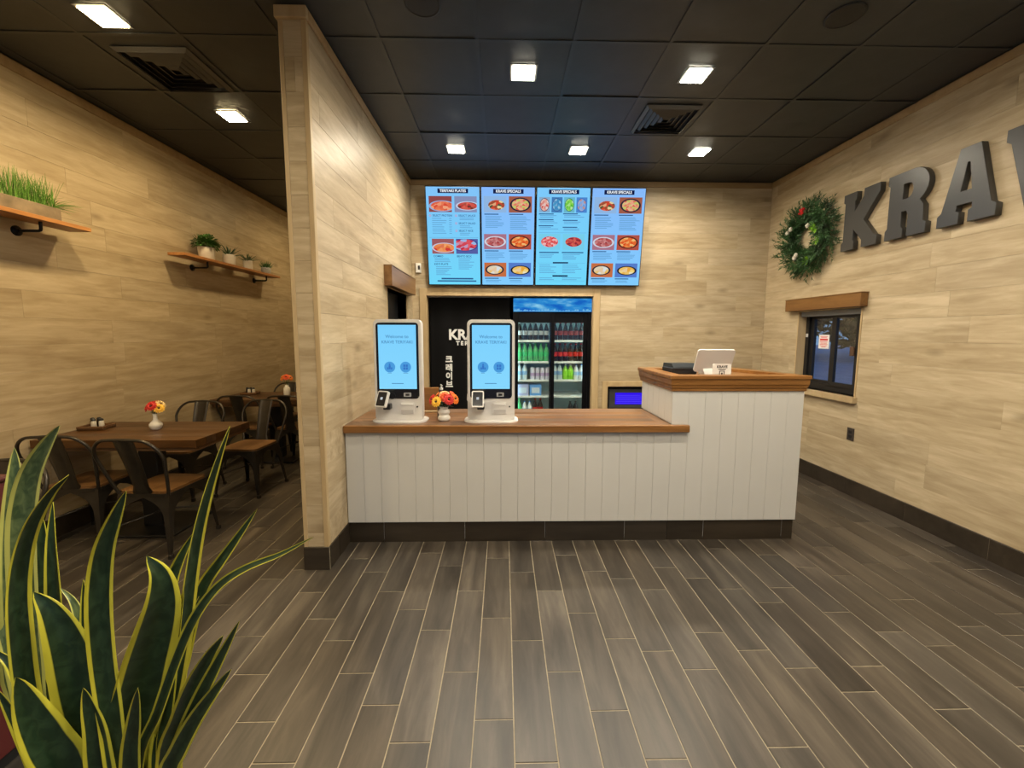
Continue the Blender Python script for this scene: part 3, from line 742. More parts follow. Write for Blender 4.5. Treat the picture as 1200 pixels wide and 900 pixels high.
for k in range(6): MB().box(-0.24, 0.17 - 0.05 * (k % 3), -0.0155, -0.014, 0.62 + k * 0.02, 0.625 + k * 0.02).build('print_line', emis('blue_display_line', srgb(95, 75, 250), 1.0), dp)
# little white sensor on the back wall
sn = thing('wall_sensor', 'small white sensor box on the back wall beside the menu screens', 'sensor', (-1.03, YB, 2.235))
MB().box(-0.032, 0.032, -0.03, 0.0, 0, 0.115, 0.006).build('case', mat('sensor_white', (0.75, 0.74, 0.70), 0.4), sn)
MB().box(-0.004, 0.022, -0.032, -0.029, 0.035, 0.085, 0.002).build('window', M_BLACK, sn)

# ------------------------------------------------------------------ menu screens
def emis_grad(name, top, bot):
    m = bpy.data.materials.new(name); m.use_nodes = True; t = m.node_tree; t.nodes.remove(t.nodes['Principled BSDF'])
    c = nm(t, 'ShaderNodeTexCoord'); s = nm(t, 'ShaderNodeSeparateXYZ'); r = nm(t, 'ShaderNodeMapRange'); r.inputs[2].default_value = 1.1
    mx = nm(t, 'ShaderNodeMix', data_type='RGBA'); mx.inputs[6].default_value = (*bot, 1); mx.inputs[7].default_value = (*top, 1)
    e = nm(t, 'ShaderNodeEmission'); e.inputs[1].default_value = 1.0
    t.links.new(c.outputs['Object'], s.inputs[0]); t.links.new(s.outputs['Z'], r.inputs[0]); t.links.new(r.outputs[0], mx.inputs[0]); t.links.new(mx.outputs[2], e.inputs[0]); t.links.new(e.outputs[0], t.nodes['Material Output'].inputs[0])
    return m
def food(name, bgc, rim, f1, f2, f3, rad=0.42, squash=1.0, cx=0.0, cz=0.0, sc=7.0, rimw=0.08):
    """photo of a dish: backdrop, plate ellipse, mottled food; coordinates local to the picture (-0.5..0.5)"""
    m = bpy.data.materials.new('food_' + name); m.use_nodes = True; t = m.node_tree; t.nodes.remove(t.nodes['Principled BSDF']); L = t.links
    c = nm(t, 'ShaderNodeTexCoord'); s = nm(t, 'ShaderNodeVectorMath', operation='SUBTRACT'); s.inputs[1].default_value = (cx, 0, cz)
    mu = nm(t, 'ShaderNodeVectorMath', operation='MULTIPLY'); mu.inputs[1].default_value = (1, 0, 1 / squash)
    le = nm(t, 'ShaderNodeVectorMath', operation='LENGTH')
    L.new(c.outputs['UV'], s.inputs[0]); L.new(s.outputs[0], mu.inputs[0]); L.new(mu.outputs[0], le.inputs[0])
    n = nm(t, 'ShaderNodeTexVoronoi'); n.inputs['Scale'].default_value = sc; L.new(c.outputs['UV'], n.inputs['Vector'])
    r = nm(t, 'ShaderNodeValToRGB'); e = r.color_ramp.elements; e[0].position = 0.1; e[0].color = (*f1, 1); e[1].position = 0.9; e[1].color = (*f3, 1); k = e.new(0.5); k.color = (*f2, 1)
    sx = nm(t, 'ShaderNodeSeparateColor'); L.new(n.outputs['Color'], sx.inputs[0]); L.new(sx.outputs[0], r.inputs[0])
    g1 = nm(t, 'ShaderNodeMath', operation='GREATER_THAN'); g1.inputs[1].default_value = rad - rimw; L.new(le.outputs['Value'], g1.inputs[0])
    g2 = nm(t, 'ShaderNodeMath', operation='GREATER_THAN'); g2.inputs[1].default_value = rad; L.new(le.outputs['Value'], g2.inputs[0])
    m1 = nm(t, 'ShaderNodeMix', data_type='RGBA'); L.new(g1.outputs[0], m1.inputs[0]); L.new(r.outputs[0], m1.inputs[6]); m1.inputs[7].default_value = (*rim, 1)
    m2 = nm(t, 'ShaderNodeMix', data_type='RGBA'); L.new(g2.outputs[0], m2.inputs[0]); L.new(m1.outputs[2], m2.inputs[6]); m2.inputs[7].default_value = (*bgc, 1)
    em = nm(t, 'ShaderNodeEmission'); em.inputs[1].default_value = 0.9; L.new(m2.outputs[2], em.inputs[0]); L.new(em.outputs[0], t.nodes['Material Output'].inputs[0])
    return m
S = srgb
FOOD = {
    'plate1': food('plate1', S(150, 75, 75), S(150, 180, 225), S(225, 80, 60), S(240, 130, 90), S(250, 170, 130), 0.58, 0.6, 0.08, -0.12, 5),
    'plate2': food('plate2', S(140, 150, 190), S(200, 215, 240), S(200, 60, 60), S(230, 110, 90), S(120, 60, 50), 0.52, 0.55, 0.08, -0.10, 7),
    'plate3': food('plate3', S(165, 95, 100), S(205, 205, 225), S(235, 120, 60), S(250, 170, 110), S(215, 60, 60), 0.56, 0.6, 0.05, -0.10, 5),
    'bento': food('bento', S(90, 100, 170), S(70, 80, 150), S(200, 45, 70), S(235, 100, 110), S(160, 190, 235), 0.62, 0.7, -0.1, 0.1, 5),
    'salad': food('salad', S(150, 190, 235), S(150, 190, 235), S(70, 90, 60), S(230, 70, 50), S(235, 215, 160), 0.44, 0.85, 0.06, -0.04, 6),
    'bowl_pink': food('bowl_pink', S(165, 95, 75), S(45, 40, 60), S(225, 90, 80), S(245, 190, 150), S(200, 205, 110), 0.45, 0.95, 0, 0, 8),
    'grill': food('grill', S(175, 120, 140), S(215, 220, 235), S(150, 55, 60), S(220, 150, 150), S(190, 85, 85), 0.48, 0.75, 0, 0, 9),
    'stew': food('stew', S(185, 85, 70), S(90, 45, 40), S(225, 75, 35), S(245, 130, 60), S(250, 195, 120), 0.45, 0.9, 0, 0, 7),
    'noodle': food('noodle', S(205, 115, 70), S(60, 50, 60), S(240, 200, 120), S(225, 235, 240), S(245, 180, 60), 0.42, 0.85, -0.03, 0, 4),
    'omelet': food('omelet', S(90, 130, 210), S(30, 35, 50), S(250, 220, 130), S(240, 170, 60), S(245, 235, 200), 0.44, 0.75, 0.03, -0.02, 4),
    'drink_red': food('drink_red', S(140, 180, 215), S(90, 60, 80), S(210, 80, 80), S(240, 190, 175), S(225, 215, 215), 0.43, 1.0, 0, 0, 5, 0.04),
    'drink_blue': food('drink_blue', S(70, 130, 190), S(60, 90, 150), S(80, 170, 215), S(60, 130, 190), S(150, 200, 230), 0.43, 1.0, 0, 0, 6, 0.04),
    'drink_green': food('drink_green', S(110, 190, 210), S(60, 110, 110), S(90, 190, 60), S(150, 225, 90), S(190, 235, 170), 0.43, 1.0, 0, 0, 5, 0.04),
    'drink_pale': food('drink_pale', S(80, 140, 215), S(70, 100, 180), S(110, 160, 225), S(150, 185, 235), S(200, 150, 140), 0.43, 1.0, 0, 0, 6, 0.04),
    'wings1': food('wings1', S(125, 215, 245), S(125, 215, 245), S(215, 50, 70), S(240, 120, 110), S(245, 190, 190), 0.42, 0.85, 0, 0, 9, 0.02),
    'wings2': food('wings2', S(125, 215, 245), S(125, 215, 245), S(190, 45, 65), S(230, 110, 90), S(140, 50, 60), 0.40, 0.8, 0, 0, 10, 0.02),
}
M_NAVY = emis('menu_navy', S(20, 28, 70), 1.0); M_MWHITE = emis('menu_white', S(240, 245, 250), 1.0); M_MTEXT = emis('menu_text', S(50, 95, 145), 1.0); M_MLINE = emis('menu_line', S(95, 155, 205), 1.0); M_MRED = emis('menu_red', S(225, 110, 140), 1.0)
M_TV = mat('tv_black', (0.006, 0.006, 0.010), 0.3)
TW, TH = 0.634, 1.11
def menu(i, x, label, top, bot):
    t = thing('menu_screen', label, 'screen', (x, 5.065, 2.082), (math.radians(8.3), 0, 0), 'menu screens on the back wall')
    MB().box(-TW / 2 + 0.001, TW / 2 - 0.001, 0.0, 0.045, 0, TH, 0.004).build('housing', M_TV, t)
    MB().box(-0.12, 0.12, 0.045, 0.075, 0.05, 0.13).build('wall_bracket', M_TV, t)
    bz = 0.011
    d = MB().box(-TW / 2 + bz, TW / 2 - bz, -0.003, 0.001, bz, TH - bz).build('display', emis_grad('menu_glow_%d' % i, top, bot), t)
    return d
DW, DH = TW - 0.022, TH - 0.022
def mp_(u, v): return (-DW / 2 + u * DW, TH - 0.011 - v * DH)
def mbar(d, u0, u1, v0, v1, m, name='print_line', y=-0.0042):
    x0, z1 = mp_(u0, v0); x1, z0 = mp_(u1, v1)
    return MB().box(x0, x1, y, -0.0032, z0, z1).build(name, m, d)
def mpic(d, u0, u1, v0, v1, key):
    x0, z1 = mp_(u0, v0); x1, z0 = mp_(u1, v1)
    me = MB().quad((x0, -0.005, z0), (x1, -0.005, z0), (x1, -0.005, z1), (x0, -0.005, z1)).mesh('food_picture')
    uv = me.uv_layers.new(name='UVMap')
    return obj('food_picture', me, FOOD[key], d), uv
def mpic3(d, u0, u1, v0, v1, key):
    o, uv = mpic(d, u0, u1, v0, v1, key)
    for lp, c_ in zip(uv.data, ((-.5, -.5), (.5, -.5), (.5, .5), (-.5, .5))): lp.uv = c_
    return o
def fix_food():
    # picture coordinates arrive as (u, v, 0): turn v into the plate's second axis
    for m in FOOD.values():
        for n in m.node_tree.nodes:
            if n.type == 'VECT_MATH' and n.operation == 'SUBTRACT':
                a = n.inputs[1].default_value; n.inputs[1].default_value = (a[0], a[2], 0)
            if n.type == 'VECT_MATH' and n.operation == 'MULTIPLY':
                a = n.inputs[1].default_value; n.inputs[1].default_value = (a[0], a[2], 0)
fix_food()
def mtext(d, body, u, v, size, m, align='LEFT', offset=0.0, space=1.0):
    x, z = mp_(u, v)
    return text('lettering', body, size, m, d, (x, -0.0052, z), align=align, offset=offset, space=space)
def mlines(d, u0, u1, v0, n, dv=0.0165, seed=0, price=False):
    r = random.Random(seed)
    for k in range(n):
        e = u0 + (u1 - u0) * r.uniform(0.55, 0.98)
        mbar(d, u0 + 0.02, e, v0 + k * dv, v0 + k * dv + 0.006, M_MLINE)
def header(d, body):
    mbar(d, 0.22, 0.79, 0.018, 0.062, M_NAVY, 'title_bar', -0.0045)
    mtext(d, body, 0.505, 0.040, 0.040, M_MWHITE, 'CENTER', 0.0012, 0.98)
lav_t, lav_b = S(135, 185, 250), S(130, 205, 255); cy_t, cy_b = S(130, 195, 248), S(112, 216, 250)
d = menu(0, -0.583, 'menu screen headed teriyaki plates', cy_t, cy_b)
header(d, 'TERIYAKI PLATES')
mpic3(d, .05, .48, .092, .25, 'plate1'); mpic3(d, .53, .95, .092, .25, 'plate2'); mpic3(d, .08, .50, .52, .675, 'plate3'); mpic3(d, .54, .96, .52, .675, 'bento')
def circ(d, u, v):
    x, z = mp_(u, v)
    MB().lathe([(0.008, 0), (0.0118, 0)], 14, cap=False).build('number_ring', M_MRED, d, (x, -0.0042, z), (PI / 2, 0, 0))
for (u, v, s) in ((.10, .285, 'SELECT PROTEIN'), (.59, .285, 'SELECT SAUCE'), (.59, .362, 'SELECT SALAD'), (.59, .438, 'SELECT RICE')):
    circ(d, u - 0.035, v); mtext(d, s, u + 0.01, v, 0.030, M_MTEXT, offset=0.0004)
mlines(d, .08, .40, .31, 8, 0.0215, 1); mlines(d, .60, .9, .305, 2, 0.017, 2); mlines(d, .60, .93, .385, 2, 0.017, 3); mlines(d, .60, .93, .458, 2, 0.017, 4)
for k in range(8): mbar(d, .42, .47, .31 + k * .0215, .316 + k * .0215, M_MLINE)
mtext(d, 'COMBO', .10, .702, .031, M_MTEXT, offset=.0005); mtext(d, "KID'S PLATE", .11, .785, .031, M_MTEXT, offset=.0005); mtext(d, 'BENTO BOX', .55, .702, .031, M_MTEXT, offset=.0005)
mlines(d, .10, .46, .722, 3, 0.017, 5); mlines(d, .12, .48, .81, 6, 0.0165, 6); mlines(d, .56, .95, .722, 7, 0.018, 7)
mbar(d, .03, .97, .505, .508, M_MLINE); mbar(d, .24, .86, .930, .946, M_MTEXT); mbar(d, .16, .92, .956, .970, M_MTEXT)
for i, x, lab in ((1, 0.053, 'menu screen headed krave specials beside the teriyaki plates screen'), (3, 1.334, 'menu screen headed krave specials at the end nearest the wreath')):
    d = menu(i, x, lab, lav_t, lav_b)
    header(d, 'KRAVE SPECIALS')
    for (v0, v1, a, b_) in ((.088, .25, 'salad', 'bowl_pink'), (.468, .625, 'grill', 'stew'), (.765, .915, 'noodle', 'omelet')):
        mpic3(d, .04, .47, v0, v1, a); mpic3(d, .515, .95, v0, v1, b_)
    for k, (u0, u1) in enumerate(((.05, .46), (.52, .95))):
        for v in (.262, .637, .927): mbar(d, u0, u0 + .27, v, v + .010, M_MTEXT)
        mlines(d, u0, u1, .288, 9 if k else 8, 0.0155, 10 + k); mlines(d, u0, u1, .660, 5, 0.0155, 20 + k); mlines(d, u0, u1, .950, 2, 0.015, 30 + k)
d = menu(2, 0.694, 'menu screen headed krave specials with four tall drink pictures', S(125, 200, 250), cy_b)
header(d, 'KRAVE SPECIALS')
for k, key in enumerate(('drink_red', 'drink_blue', 'drink_green', 'drink_pale')): mpic3(d, .04 + k * .235, .245 + k * .235, .092, .245, key)
for u0, u1, s in ((.04, .47, 0), (.50, .94, 1)):
    for v in ((.255, .312, .374), (.252, .318, .388))[s]:
        mbar(d, u0, u0 + .28, v, v + .010, M_MTEXT); mlines(d, u0, u1, v + .018, 2, .0155, int(v * 900))
mpic3(d, .05, .46, .462, .625, 'wings1'); mpic3(d, .51, .93, .462, .625, 'wings2')
mbar(d, .06, .44, .648, .660, M_MTEXT); mbar(d, .50, .92, .648, .660, M_MTEXT); mlines(d, .05, .46, .672, 3, .016, 41); mlines(d, .5, .93, .672, 4, .016, 42)
for v in (.755, .895): mbar(d, .33, .63, v, v + .016, M_NAVY, 'title_bar')
mlines(d, .05, .46, .785, 5, .020, 43); mlines(d, .5, .93, .785, 5, .020, 44); mlines(d, .05, .46, .922, 2, .018, 45); mlines(d, .5, .93, .922, 2, .018, 46)
mbar(d, .04, .96, .448, .451, M_MLINE); mbar(d, .04, .96, .765, .767, M_MLINE); mbar(d, .04, .96, .955, .957, M_MLINE)
# ------------------------------------------------------------------ service counters
M_BOARD = mat('white_board', (0.60, 0.59, 0.56), 0.45, noise=0.02, nscale=3)
M_CORE = mat('board_groove', (0.40, 0.39, 0.37), 0.7)
CX0, CXM, CX1 = XP + 0.004, 1.196, 2.140
YFACE = 2.856
BWID = 0.1205; LOWT, TALLT = 0.815, 1.110
lc = thing('low_counter', 'long low counter clad in white vertical boards', 'counter', ((CX0 + CXM) / 2, 3.15, 0))
ox, oy = (CX0 + CXM) / 2, 3.15
MB().box(CX0 - ox, CXM - ox, YFACE + 0.016 - oy, 3.44 - oy, 0.02, LOWT).build('body', M_CORE, lc)
tcn = thing('tall_counter', 'tall counter end clad in white vertical boards', 'counter', (1.66, 3.15, 0))
tcx = 1.66
MB().prism([(CXM + 0.015 - tcx, YFACE + 0.016 - oy), (CX1 - 0.015 - tcx, YFACE + 0.016 - oy), (1.96 - tcx, 3.50 - oy), (CXM + 0.015 - tcx, 3.50 - oy)], 0.02, 1.10).build('body', M_BOARD, tcn)
def board(x0, x1, z0, z1, parent, pox):
    MB().box(x0 + 0.0005 - pox, x1 - 0.0005 - pox, YFACE - oy, YFACE + 0.016 - oy, z0, z1, 0.0014).build('board', M_BOARD, parent)
for k in range(19): board(CX0 + (CXM - CX0) * k / 19, CX0 + (CXM - CX0) * (k + 1) / 19, BH + 0.004, LOWT, lc, ox)
for k in range(8): board(CXM + (CX1 - CXM) * k / 8, CXM + (CX1 - CXM) * (k + 1) / 8, BH + 0.004, TALLT - 0.005, tcn, tcx)
y = YFACE + 0.016
while y < 3.49:                                              # boards on the step side of the tall end
    y1 = min(y + BWID, 3.50)
    MB().box(CXM - tcx, CXM + 0.016 - tcx, y + 0.0012 - oy, y1 - 0.0012 - oy, 0.87, TALLT - 0.005, 0.0014).build('board', M_BOARD, tcn); y = y1
kj = [CX0, -0.862, -0.279, 0.303, 0.886, CXM]
for a, b in zip(kj, kj[1:]): MB().box(a + 0.0015 - ox, b - 0.0015 - ox, 2.868 - oy, 2.884 - oy, 0, BH + 0.002, 0.0015).build('kick_tile', M_BASE, lc)
kj = [CXM, 1.468, 2.052, CX1 - 0.006]
for a, b in zip(kj, kj[1:]): MB().box(a + 0.0015 - tcx, b - 0.0015 - tcx, 2.868 - oy, 2.884 - oy, 0, BH + 0.002, 0.0015).build('kick_tile', M_BASE, tcn)
# worktops
M_TOP = wood('butcher_block', (0.095, 0.042, 0.016), (0.19, 0.092, 0.038), (0.30, 0.155, 0.068), (2.2, 18, 18), 0.36, 0.25, 0.04, False)
M_TOPX = wood('butcher_block_y', (0.12, 0.052, 0.018), (0.20, 0.095, 0.036), (0.28, 0.145, 0.06), (18, 2.2, 18), 0.36, 0.08, 0.04, False)
wt = thing('worktop', 'long brown wooden worktop on the low white counter', 'worktop', (0.04, 3.15, LOWT + 0.001))
sx0, sx1 = CX0 + 0.0 - 0.04, CXM - 0.04
rr = random.Random(3)
ys = [2.822, 2.90, 2.985, 3.07, 3.155, 3.24, 3.325, 3.41, 3.475]
for a, b in zip(ys[1:], ys[2:]):
    xx = sx0
    cut = [sx0, sx0 + rr.uniform(0.6, 1.5), sx1 - 0.075]
    for p, q in zip(cut, cut[1:]): MB().box(p, q, a - 3.15, b - 3.15, 0.004, 0.050, 0.0006).build('stave', M_TOP, wt)
MB().box(sx1 - 0.075, sx1 - 0.001, 2.90 - 3.15, 3.475 - 3.15, 0.004, 0.050, 0.0006).build('end_board', M_TOPX, wt)
MB().box(sx0, 1.315 - 0.04, 2.822 - 3.15, 2.855 - 3.15, 0.0, 0.050, 0.003).build('nosing', M_STAIN, wt)
MB().box(sx0, sx1 - 0.001, 2.855 - 3.15, 2.90 - 3.15, 0.004, 0.050, 0.0006).build('stave', M_TOP, wt)
# tall top with crown moulding and recessed work surface
tt_ = thing('worktop', 'brown wooden top with moulded edge on the tall counter', 'worktop', (1.66, 3.15, TALLT - 0.004))
def loop(o, inset=0.0):
    """outline of the top, o metres outside the boards"""
    return [(CXM - o - tcx, YFACE - o - oy), (CX1 + o - tcx, YFACE - o - oy), (1.955 + o - tcx, 3.52 + o - oy), (CXM - o - tcx, 3.52 + o - oy)]
mo = MB(); prof = [(0.002, 0.0), (0.008, 0.0), (0.009, 0.020), (0.014, 0.026), (0.014, 0.034), (0.019, 0.048), (0.021, 0.082), (0.027, 0.088), (0.027, 0.107), (0.023, 0.111)]
vs = []; fs = []
for o, z in prof: vs += [(a, b, z) for a, b in loop(o)]
for i in range(len(prof) - 1):
    for k in range(4): fs.append((i * 4 + k, i * 4 + (k + 1) % 4, i * 4 + 4 + (k + 1) % 4, i * 4 + 4 + k))
mo.add(vs, fs)
n0 = len(mo.v) - 4
inn = loop(-0.075); inn2 = inn
rim = [(a, b, 0.111) for a, b in inn]; low = [(a, b, 0.088) for a, b in inn]
nn = mo.add(rim + low, [])
for k in range(4):
    j = (k + 1) % 4
    mo.f.append((n0 + k, n0 + j, nn + j, nn + k)); mo.f.append((nn + k, nn + j, nn + 4 + j, nn + 4 + k))
mo.build('moulding', M_STAIN, tt_)
su = MB(); su.add([(a, b, 0.088) for a, b in inn] + [(a, b, 0.03) for a, b in inn], [(0, 1, 2, 3), (7, 6, 5, 4)]); su.build('work_surface', M_TOP, tt_)
TZ = TALLT - 0.004 + 0.088
# ---- things on the tall counter
M_PLW = mat('white_plastic', (0.66, 0.65, 0.63), 0.35)
M_PLK = mat('black_plastic', (0.014, 0.015, 0.017), 0.4)
ps = thing('tablet_register', 'white tablet register on a stand seen from behind on the tall counter', 'register', (1.60, 3.10, TZ), (0, 0, math.radians(-7)))
tb = MB(); tb.prism(rrect(0.275, 0.19, 0.018), -0.007, 0.007, 2)
tbo = tb.build('tablet', M_PLW, ps, (0.0, -0.01, 0.112), (math.radians(116), 0, math.radians(4)))
MB().prism(rrect(0.25, 0.165, 0.006), 0.0072, 0.0082, 2).build('screen_glass', M_PLK, tbo).rotation_euler = (0, PI, 0)
sd = MB(); sd.prism([(-0.05, 0), (0.09, 0), (0.06, 0.09), (0.03, 0.10)], -0.07, 0.07, 0); sd.build('stand', M_PLW, ps, (0, 0.02, 0))
sg = thing('counter_sign', 'small white card sign with black print before the tablet register', 'sign', (1.600, 2.975, TZ), (0, 0, 0))
MB().prism(rrect(0.135, 0.095, 0.008, 4, 0, 0.0475), -0.004, 0.004, 1).build('card', mat('card_white', (0.80, 0.78, 0.74), 0.5), sg)
M_INK = mat('ink', (0.02, 0.02, 0.02), 0.6)
text('lettering', 'KRAVE', 0.026, M_INK, sg, (0, -0.0046, 0.074), align='CENTER', offset=0.0012)
lg = MB()
for (a, b, c, d_) in ((-0.03, 0.03, 0.056, 0.060), (-0.022, 0.022, 0.048, 0.052), (-0.020, -0.014, 0.012, 0.044), (0.014, 0.020, 0.012, 0.044), (-0.020, 0.020, 0.040, 0.044), (-0.006, 0.006, 0.018, 0.032)): lg.box(a, b, -0.0048, -0.004, c, d_)
lg.build('logo', M_INK, sg)
rp = thing('receipt_printer', 'black receipt printer on the tall counter beside the tablet register', 'printer', (1.40, 3.24, TZ), (0, 0, math.radians(6)))
MB().box(-0.10, 0.10, -0.09, 0.09, 0, 0.055, 0.008).build('body', M_PLK, rp)
MB().prism([(-0.085, 0.055), (0.085, 0.055), (0.075, 0.082), (-0.05, 0.085)], -0.095, 0.095, 0).build('lid', mat('printer_lid', (0.03, 0.036, 0.042), 0.35), rp)
MB().box(-0.085, 0.085, -0.095, -0.088, 0.040, 0.046).build('paper_slot', M_BLACK, rp)
cg = thing('cable_grommet', 'small black cable grommet in the tall counter top', 'grommet', (1.87, 3.06, TZ))
MB().lathe([(0.030, 0), (0.030, 0.006), (0.022, 0.008), (0.018, 0.004)], 16).build('ring', M_PLK, cg)

# ------------------------------------------------------------------ ordering kiosks
WTZ = LOWT + 0.001 + 0.050
M_KW = mat('kiosk_white', (0.68, 0.66, 0.63), 0.35)
M_KG = mat('kiosk_bezel', (0.010, 0.010, 0.014), 0.15)
M_KS = emis_grad('kiosk_glow', S(115, 200, 252), S(140, 220, 255))
M_KT = emis('kiosk_text', S(70, 130, 185), 1.0); M_KI = emis('kiosk_icon', S(75, 155, 220), 1.0); M_KI2 = emis('kiosk_icon_dark', S(55, 115, 195), 1.0)
def kiosk(x, y, rz, label, term_rot):
    k = thing('ordering_kiosk', label, 'kiosk', (x, y, WTZ), (0, 0, rz), 'ordering kiosks on the low counter')
    bp = MB(); bp.prism(rrect(0.395, 0.225, 0.085, 7, 0, 0.055), 0, 0.009, 2); bp.prism(rrect(0.385, 0.215, 0.08, 7, 0, 0.055), 0.009, 0.012, 2); bp.build('base_plate', M_KW, k)
    sh = MB(); o = rrect(0.342, 0.735, 0.036, 6, 0, 0.3725); i = rrect(0.334, 0.727, 0.032, 6, 0, 0.3725)
    sh.prism(o, 0.006, 0.066, 1); sh.prism(i, 0.0, 0.072, 1); s = sh.build('shell', M_KW, k)
    MB().prism(rrect(0.302, 0.545, 0.024, 6, 0, 0.444), -0.003, 0.002, 1).build('bezel', M_KG, k)
    d = MB().box(-0.135, 0.135, -0.0045, -0.002, 0.242, 0.70).build('display', M_KS, k)
    text('lettering', 'Welcome to', 0.032, M_KT, d, (0, -0.0055, 0.617), align='CENTER', offset=0.0002)
    text('lettering', 'KRAVE TERIYAKI', 0.030, M_KT, d, (0, -0.0055, 0.578), align='CENTER', offset=0.0002)
    for sx in (-0.057, 0.057):
        MB().lathe([(0.0005, 0), (0.039, 0), (0.039, 0.0015)], 28, cap=False).build('icon_disc', M_KI, d, (sx, -0.0047, 0.400), (PI / 2, 0, 0))
    ic = MB(); ic.box(-0.064, -0.050, -0.0066, -0.0062, 0.385, 0.412); ic.ball((-0.057, -0.0064, 0.419), 0.006, 8, 5); ic.box(-0.075, -0.066, -0.0066, -0.0062, 0.382, 0.398); ic.box(-0.048, -0.039, -0.0066, -0.0062, 0.382, 0.398)
    ic.box(0.041, 0.055, -0.0066, -0.0062, 0.382, 0.398); ic.box(0.059, 0.073, -0.0066, -0.0062, 0.382, 0.398); ic.box(0.041, 0.055, -0.0066, -0.0062, 0.402, 0.418); ic.box(0.059, 0.073, -0.0066, -0.0062, 0.402, 0.418)
    ic.build('icon', M_KI2, d)
    ln = MB(); ln.box(-0.045, 0.04, -0.0062, -0.0055, 0.279, 0.284); ln.box(-0.072, -0.045, -0.0062, -0.0055, 0.355, 0.358); ln.box(0.04, 0.075, -0.0062, -0.0055, 0.355, 0.358); ln.build('print_line', M_KT, d)
    MB().prism(rrect(0.054, 0.030, 0.005, 4, 0.066, 0.200), -0.0065, -0.002, 1).build('scanner', mat('kiosk_grey', (0.38, 0.38, 0.39), 0.3), k)
    MB().prism(rrect(0.028, 0.016, 0.003, 4, 0.066, 0.200), -0.0075, -0.006, 1).build('scanner_window', M_BLACK, k)
    MB().lathe([(0.0005, -0.001), (0.024, -0.001), (0.024, 0.0015)], 22, cap=False).build('speaker_disc', mat('kiosk_dark_grey', (0.035, 0.035, 0.038), 0.3), k, (-0.045, -0.0035, 0.192), (PI / 2, 0, 0))
    pr = MB().prism(rrect(0.098, 0.082, 0.006, 4, 0.062, 0.100), -0.006, 0.002, 1).build('printer_door', M_KW, k)
    MB().box(0.018, 0.106, -0.010, -0.005, 0.122, 0.137, 0.002).build('paper_slot', mat('kiosk_slot', (0.80, 0.79, 0.77), 0.3), pr)
    MB().box(0.018, 0.106, -0.0068, -0.0058, 0.060, 0.090).build('label', mat('kiosk_label', (0.50, 0.48, 0.46), 0.5), pr)
    MB().lathe([(0.0004, 0.003), (0.006, 0.003), (0.006, -0.002)], 12, cap=False).build('lock', M_KG, k, (0.134, -0.001, 0.112), (PI / 2, 0, 0))
    # card terminal on its arm
    ar = MB().box(-0.098, -0.048, -0.055, 0.002, 0.098, 0.138, 0.004).build('terminal_arm', M_PLK, k)
    te = MB().prism(rrect(0.086, 0.118, 0.012, 5, 0, 0), -0.011, 0.011, 1).build('card_terminal', M_KW, k, (-0.092, -0.078, 0.178), (math.radians(-24), 0, term_rot))
    MB().prism(rrect(0.070, 0.100, 0.005, 4, 0, 0), -0.0125, -0.0105, 1).build('terminal_screen', M_KG, te)
    MB().box(-0.009, 0.009, -0.0134, -0.0124, -0.006, 0.012).build('terminal_logo', emis('term_logo', (0.75, 0.78, 0.8), 0.7), te)
    MB().tube([(-0.06, 0.0, 0.13), (-0.13, -0.02, 0.13), (-0.172, -0.01, 0.16), (-0.174, 0.03, 0.20)], 0.0022, 6).build('cable', M_KW, k)
    return k
kiosk(-0.757, 2.962, math.radians(-1.5), 'white ordering kiosk with light blue screen standing beside the partition', math.radians(-20))
kiosk(-0.089, 2.962, 0.0, 'white ordering kiosk with light blue screen standing before the black banner', 0.0)
bx = thing('wooden_holder', 'plain wooden board standing on the worktop behind the kiosk by the partition', 'holder', (-0.60, 3.36, WTZ))
MB().box(-0.075, 0.075, -0.05, 0.05, 0, 0.012, 0.002).build('foot', M_OAKT, bx)
MB().box(-0.07, 0.07, -0.012, 0.012, 0.012, 0.20, 0.003).build('upright', M_STAIN, bx)

# ------------------------------------------------------------------ flowers in vases
PET = {n: mat('petal_' + n, c, 0.6) for n, c in (('orange', (0.85, 0.22, 0.02)), ('red', (0.62, 0.025, 0.02)), ('yellow', (0.90, 0.52, 0.05)), ('deep', (0.75, 0.10, 0.02)), ('cream', (0.75, 0.55, 0.25)))}
M_STEM = mat('stem_green', (0.05, 0.12, 0.025), 0.6); M_LEAF = mat('flower_leaf', (0.035, 0.075, 0.022), 0.6); M_HEART = mat('flower_heart', (0.05, 0.025, 0.01), 0.8)
def bloom(t, c, d, r, key, n=13, layers=2):
    """a daisy-like head: rings of separate petals around a heart"""
    c = Vector(c); d = Vector(d).normalized(); a = d.orthogonal().normalized(); b = d.cross(a); m = MB()
    for ly in range(layers):
        rr_ = r * (1 - 0.28 * ly); lift = r * (0.10 + 0.28 * ly)
        for k in range(n):
            an = 2 * PI * (k + 0.5 * ly) / n; u = a * math.cos(an) + b * math.sin(an); w = d.cross(u)
            p0 = c + u * r * 0.12 + d * lift * 0.4; p1 = c + u * rr_ * 0.62 + d * lift; p2 = c + u * rr_ + d * lift * 0.72; h = rr_ * 0.24
            th = d * (r * 0.03)
            m.add([p0 - w * h * 0.4, p0 + w * h * 0.4, p1 + w * h, p1 - w * h, p2 + w * h * 0.5, p2 - w * h * 0.5, p0 - th, p1 + w * h - th, p1 - w * h - th, p2 - th],
                  [(0, 1, 2, 3), (3, 2, 4, 5), (6, 8, 7), (8, 9, 7), (0, 3, 8, 6), (1, 6, 7, 2), (2, 7, 9, 4), (3, 5, 9, 8), (5, 4, 9), (0, 6, 1)])
    h = m.build('bloom', PET[key], t)
    MB().ball(c + d * r * 0.22, r * 0.24, 8, 6, 0.7).build('flower_heart', M_HEART, h)
    return h
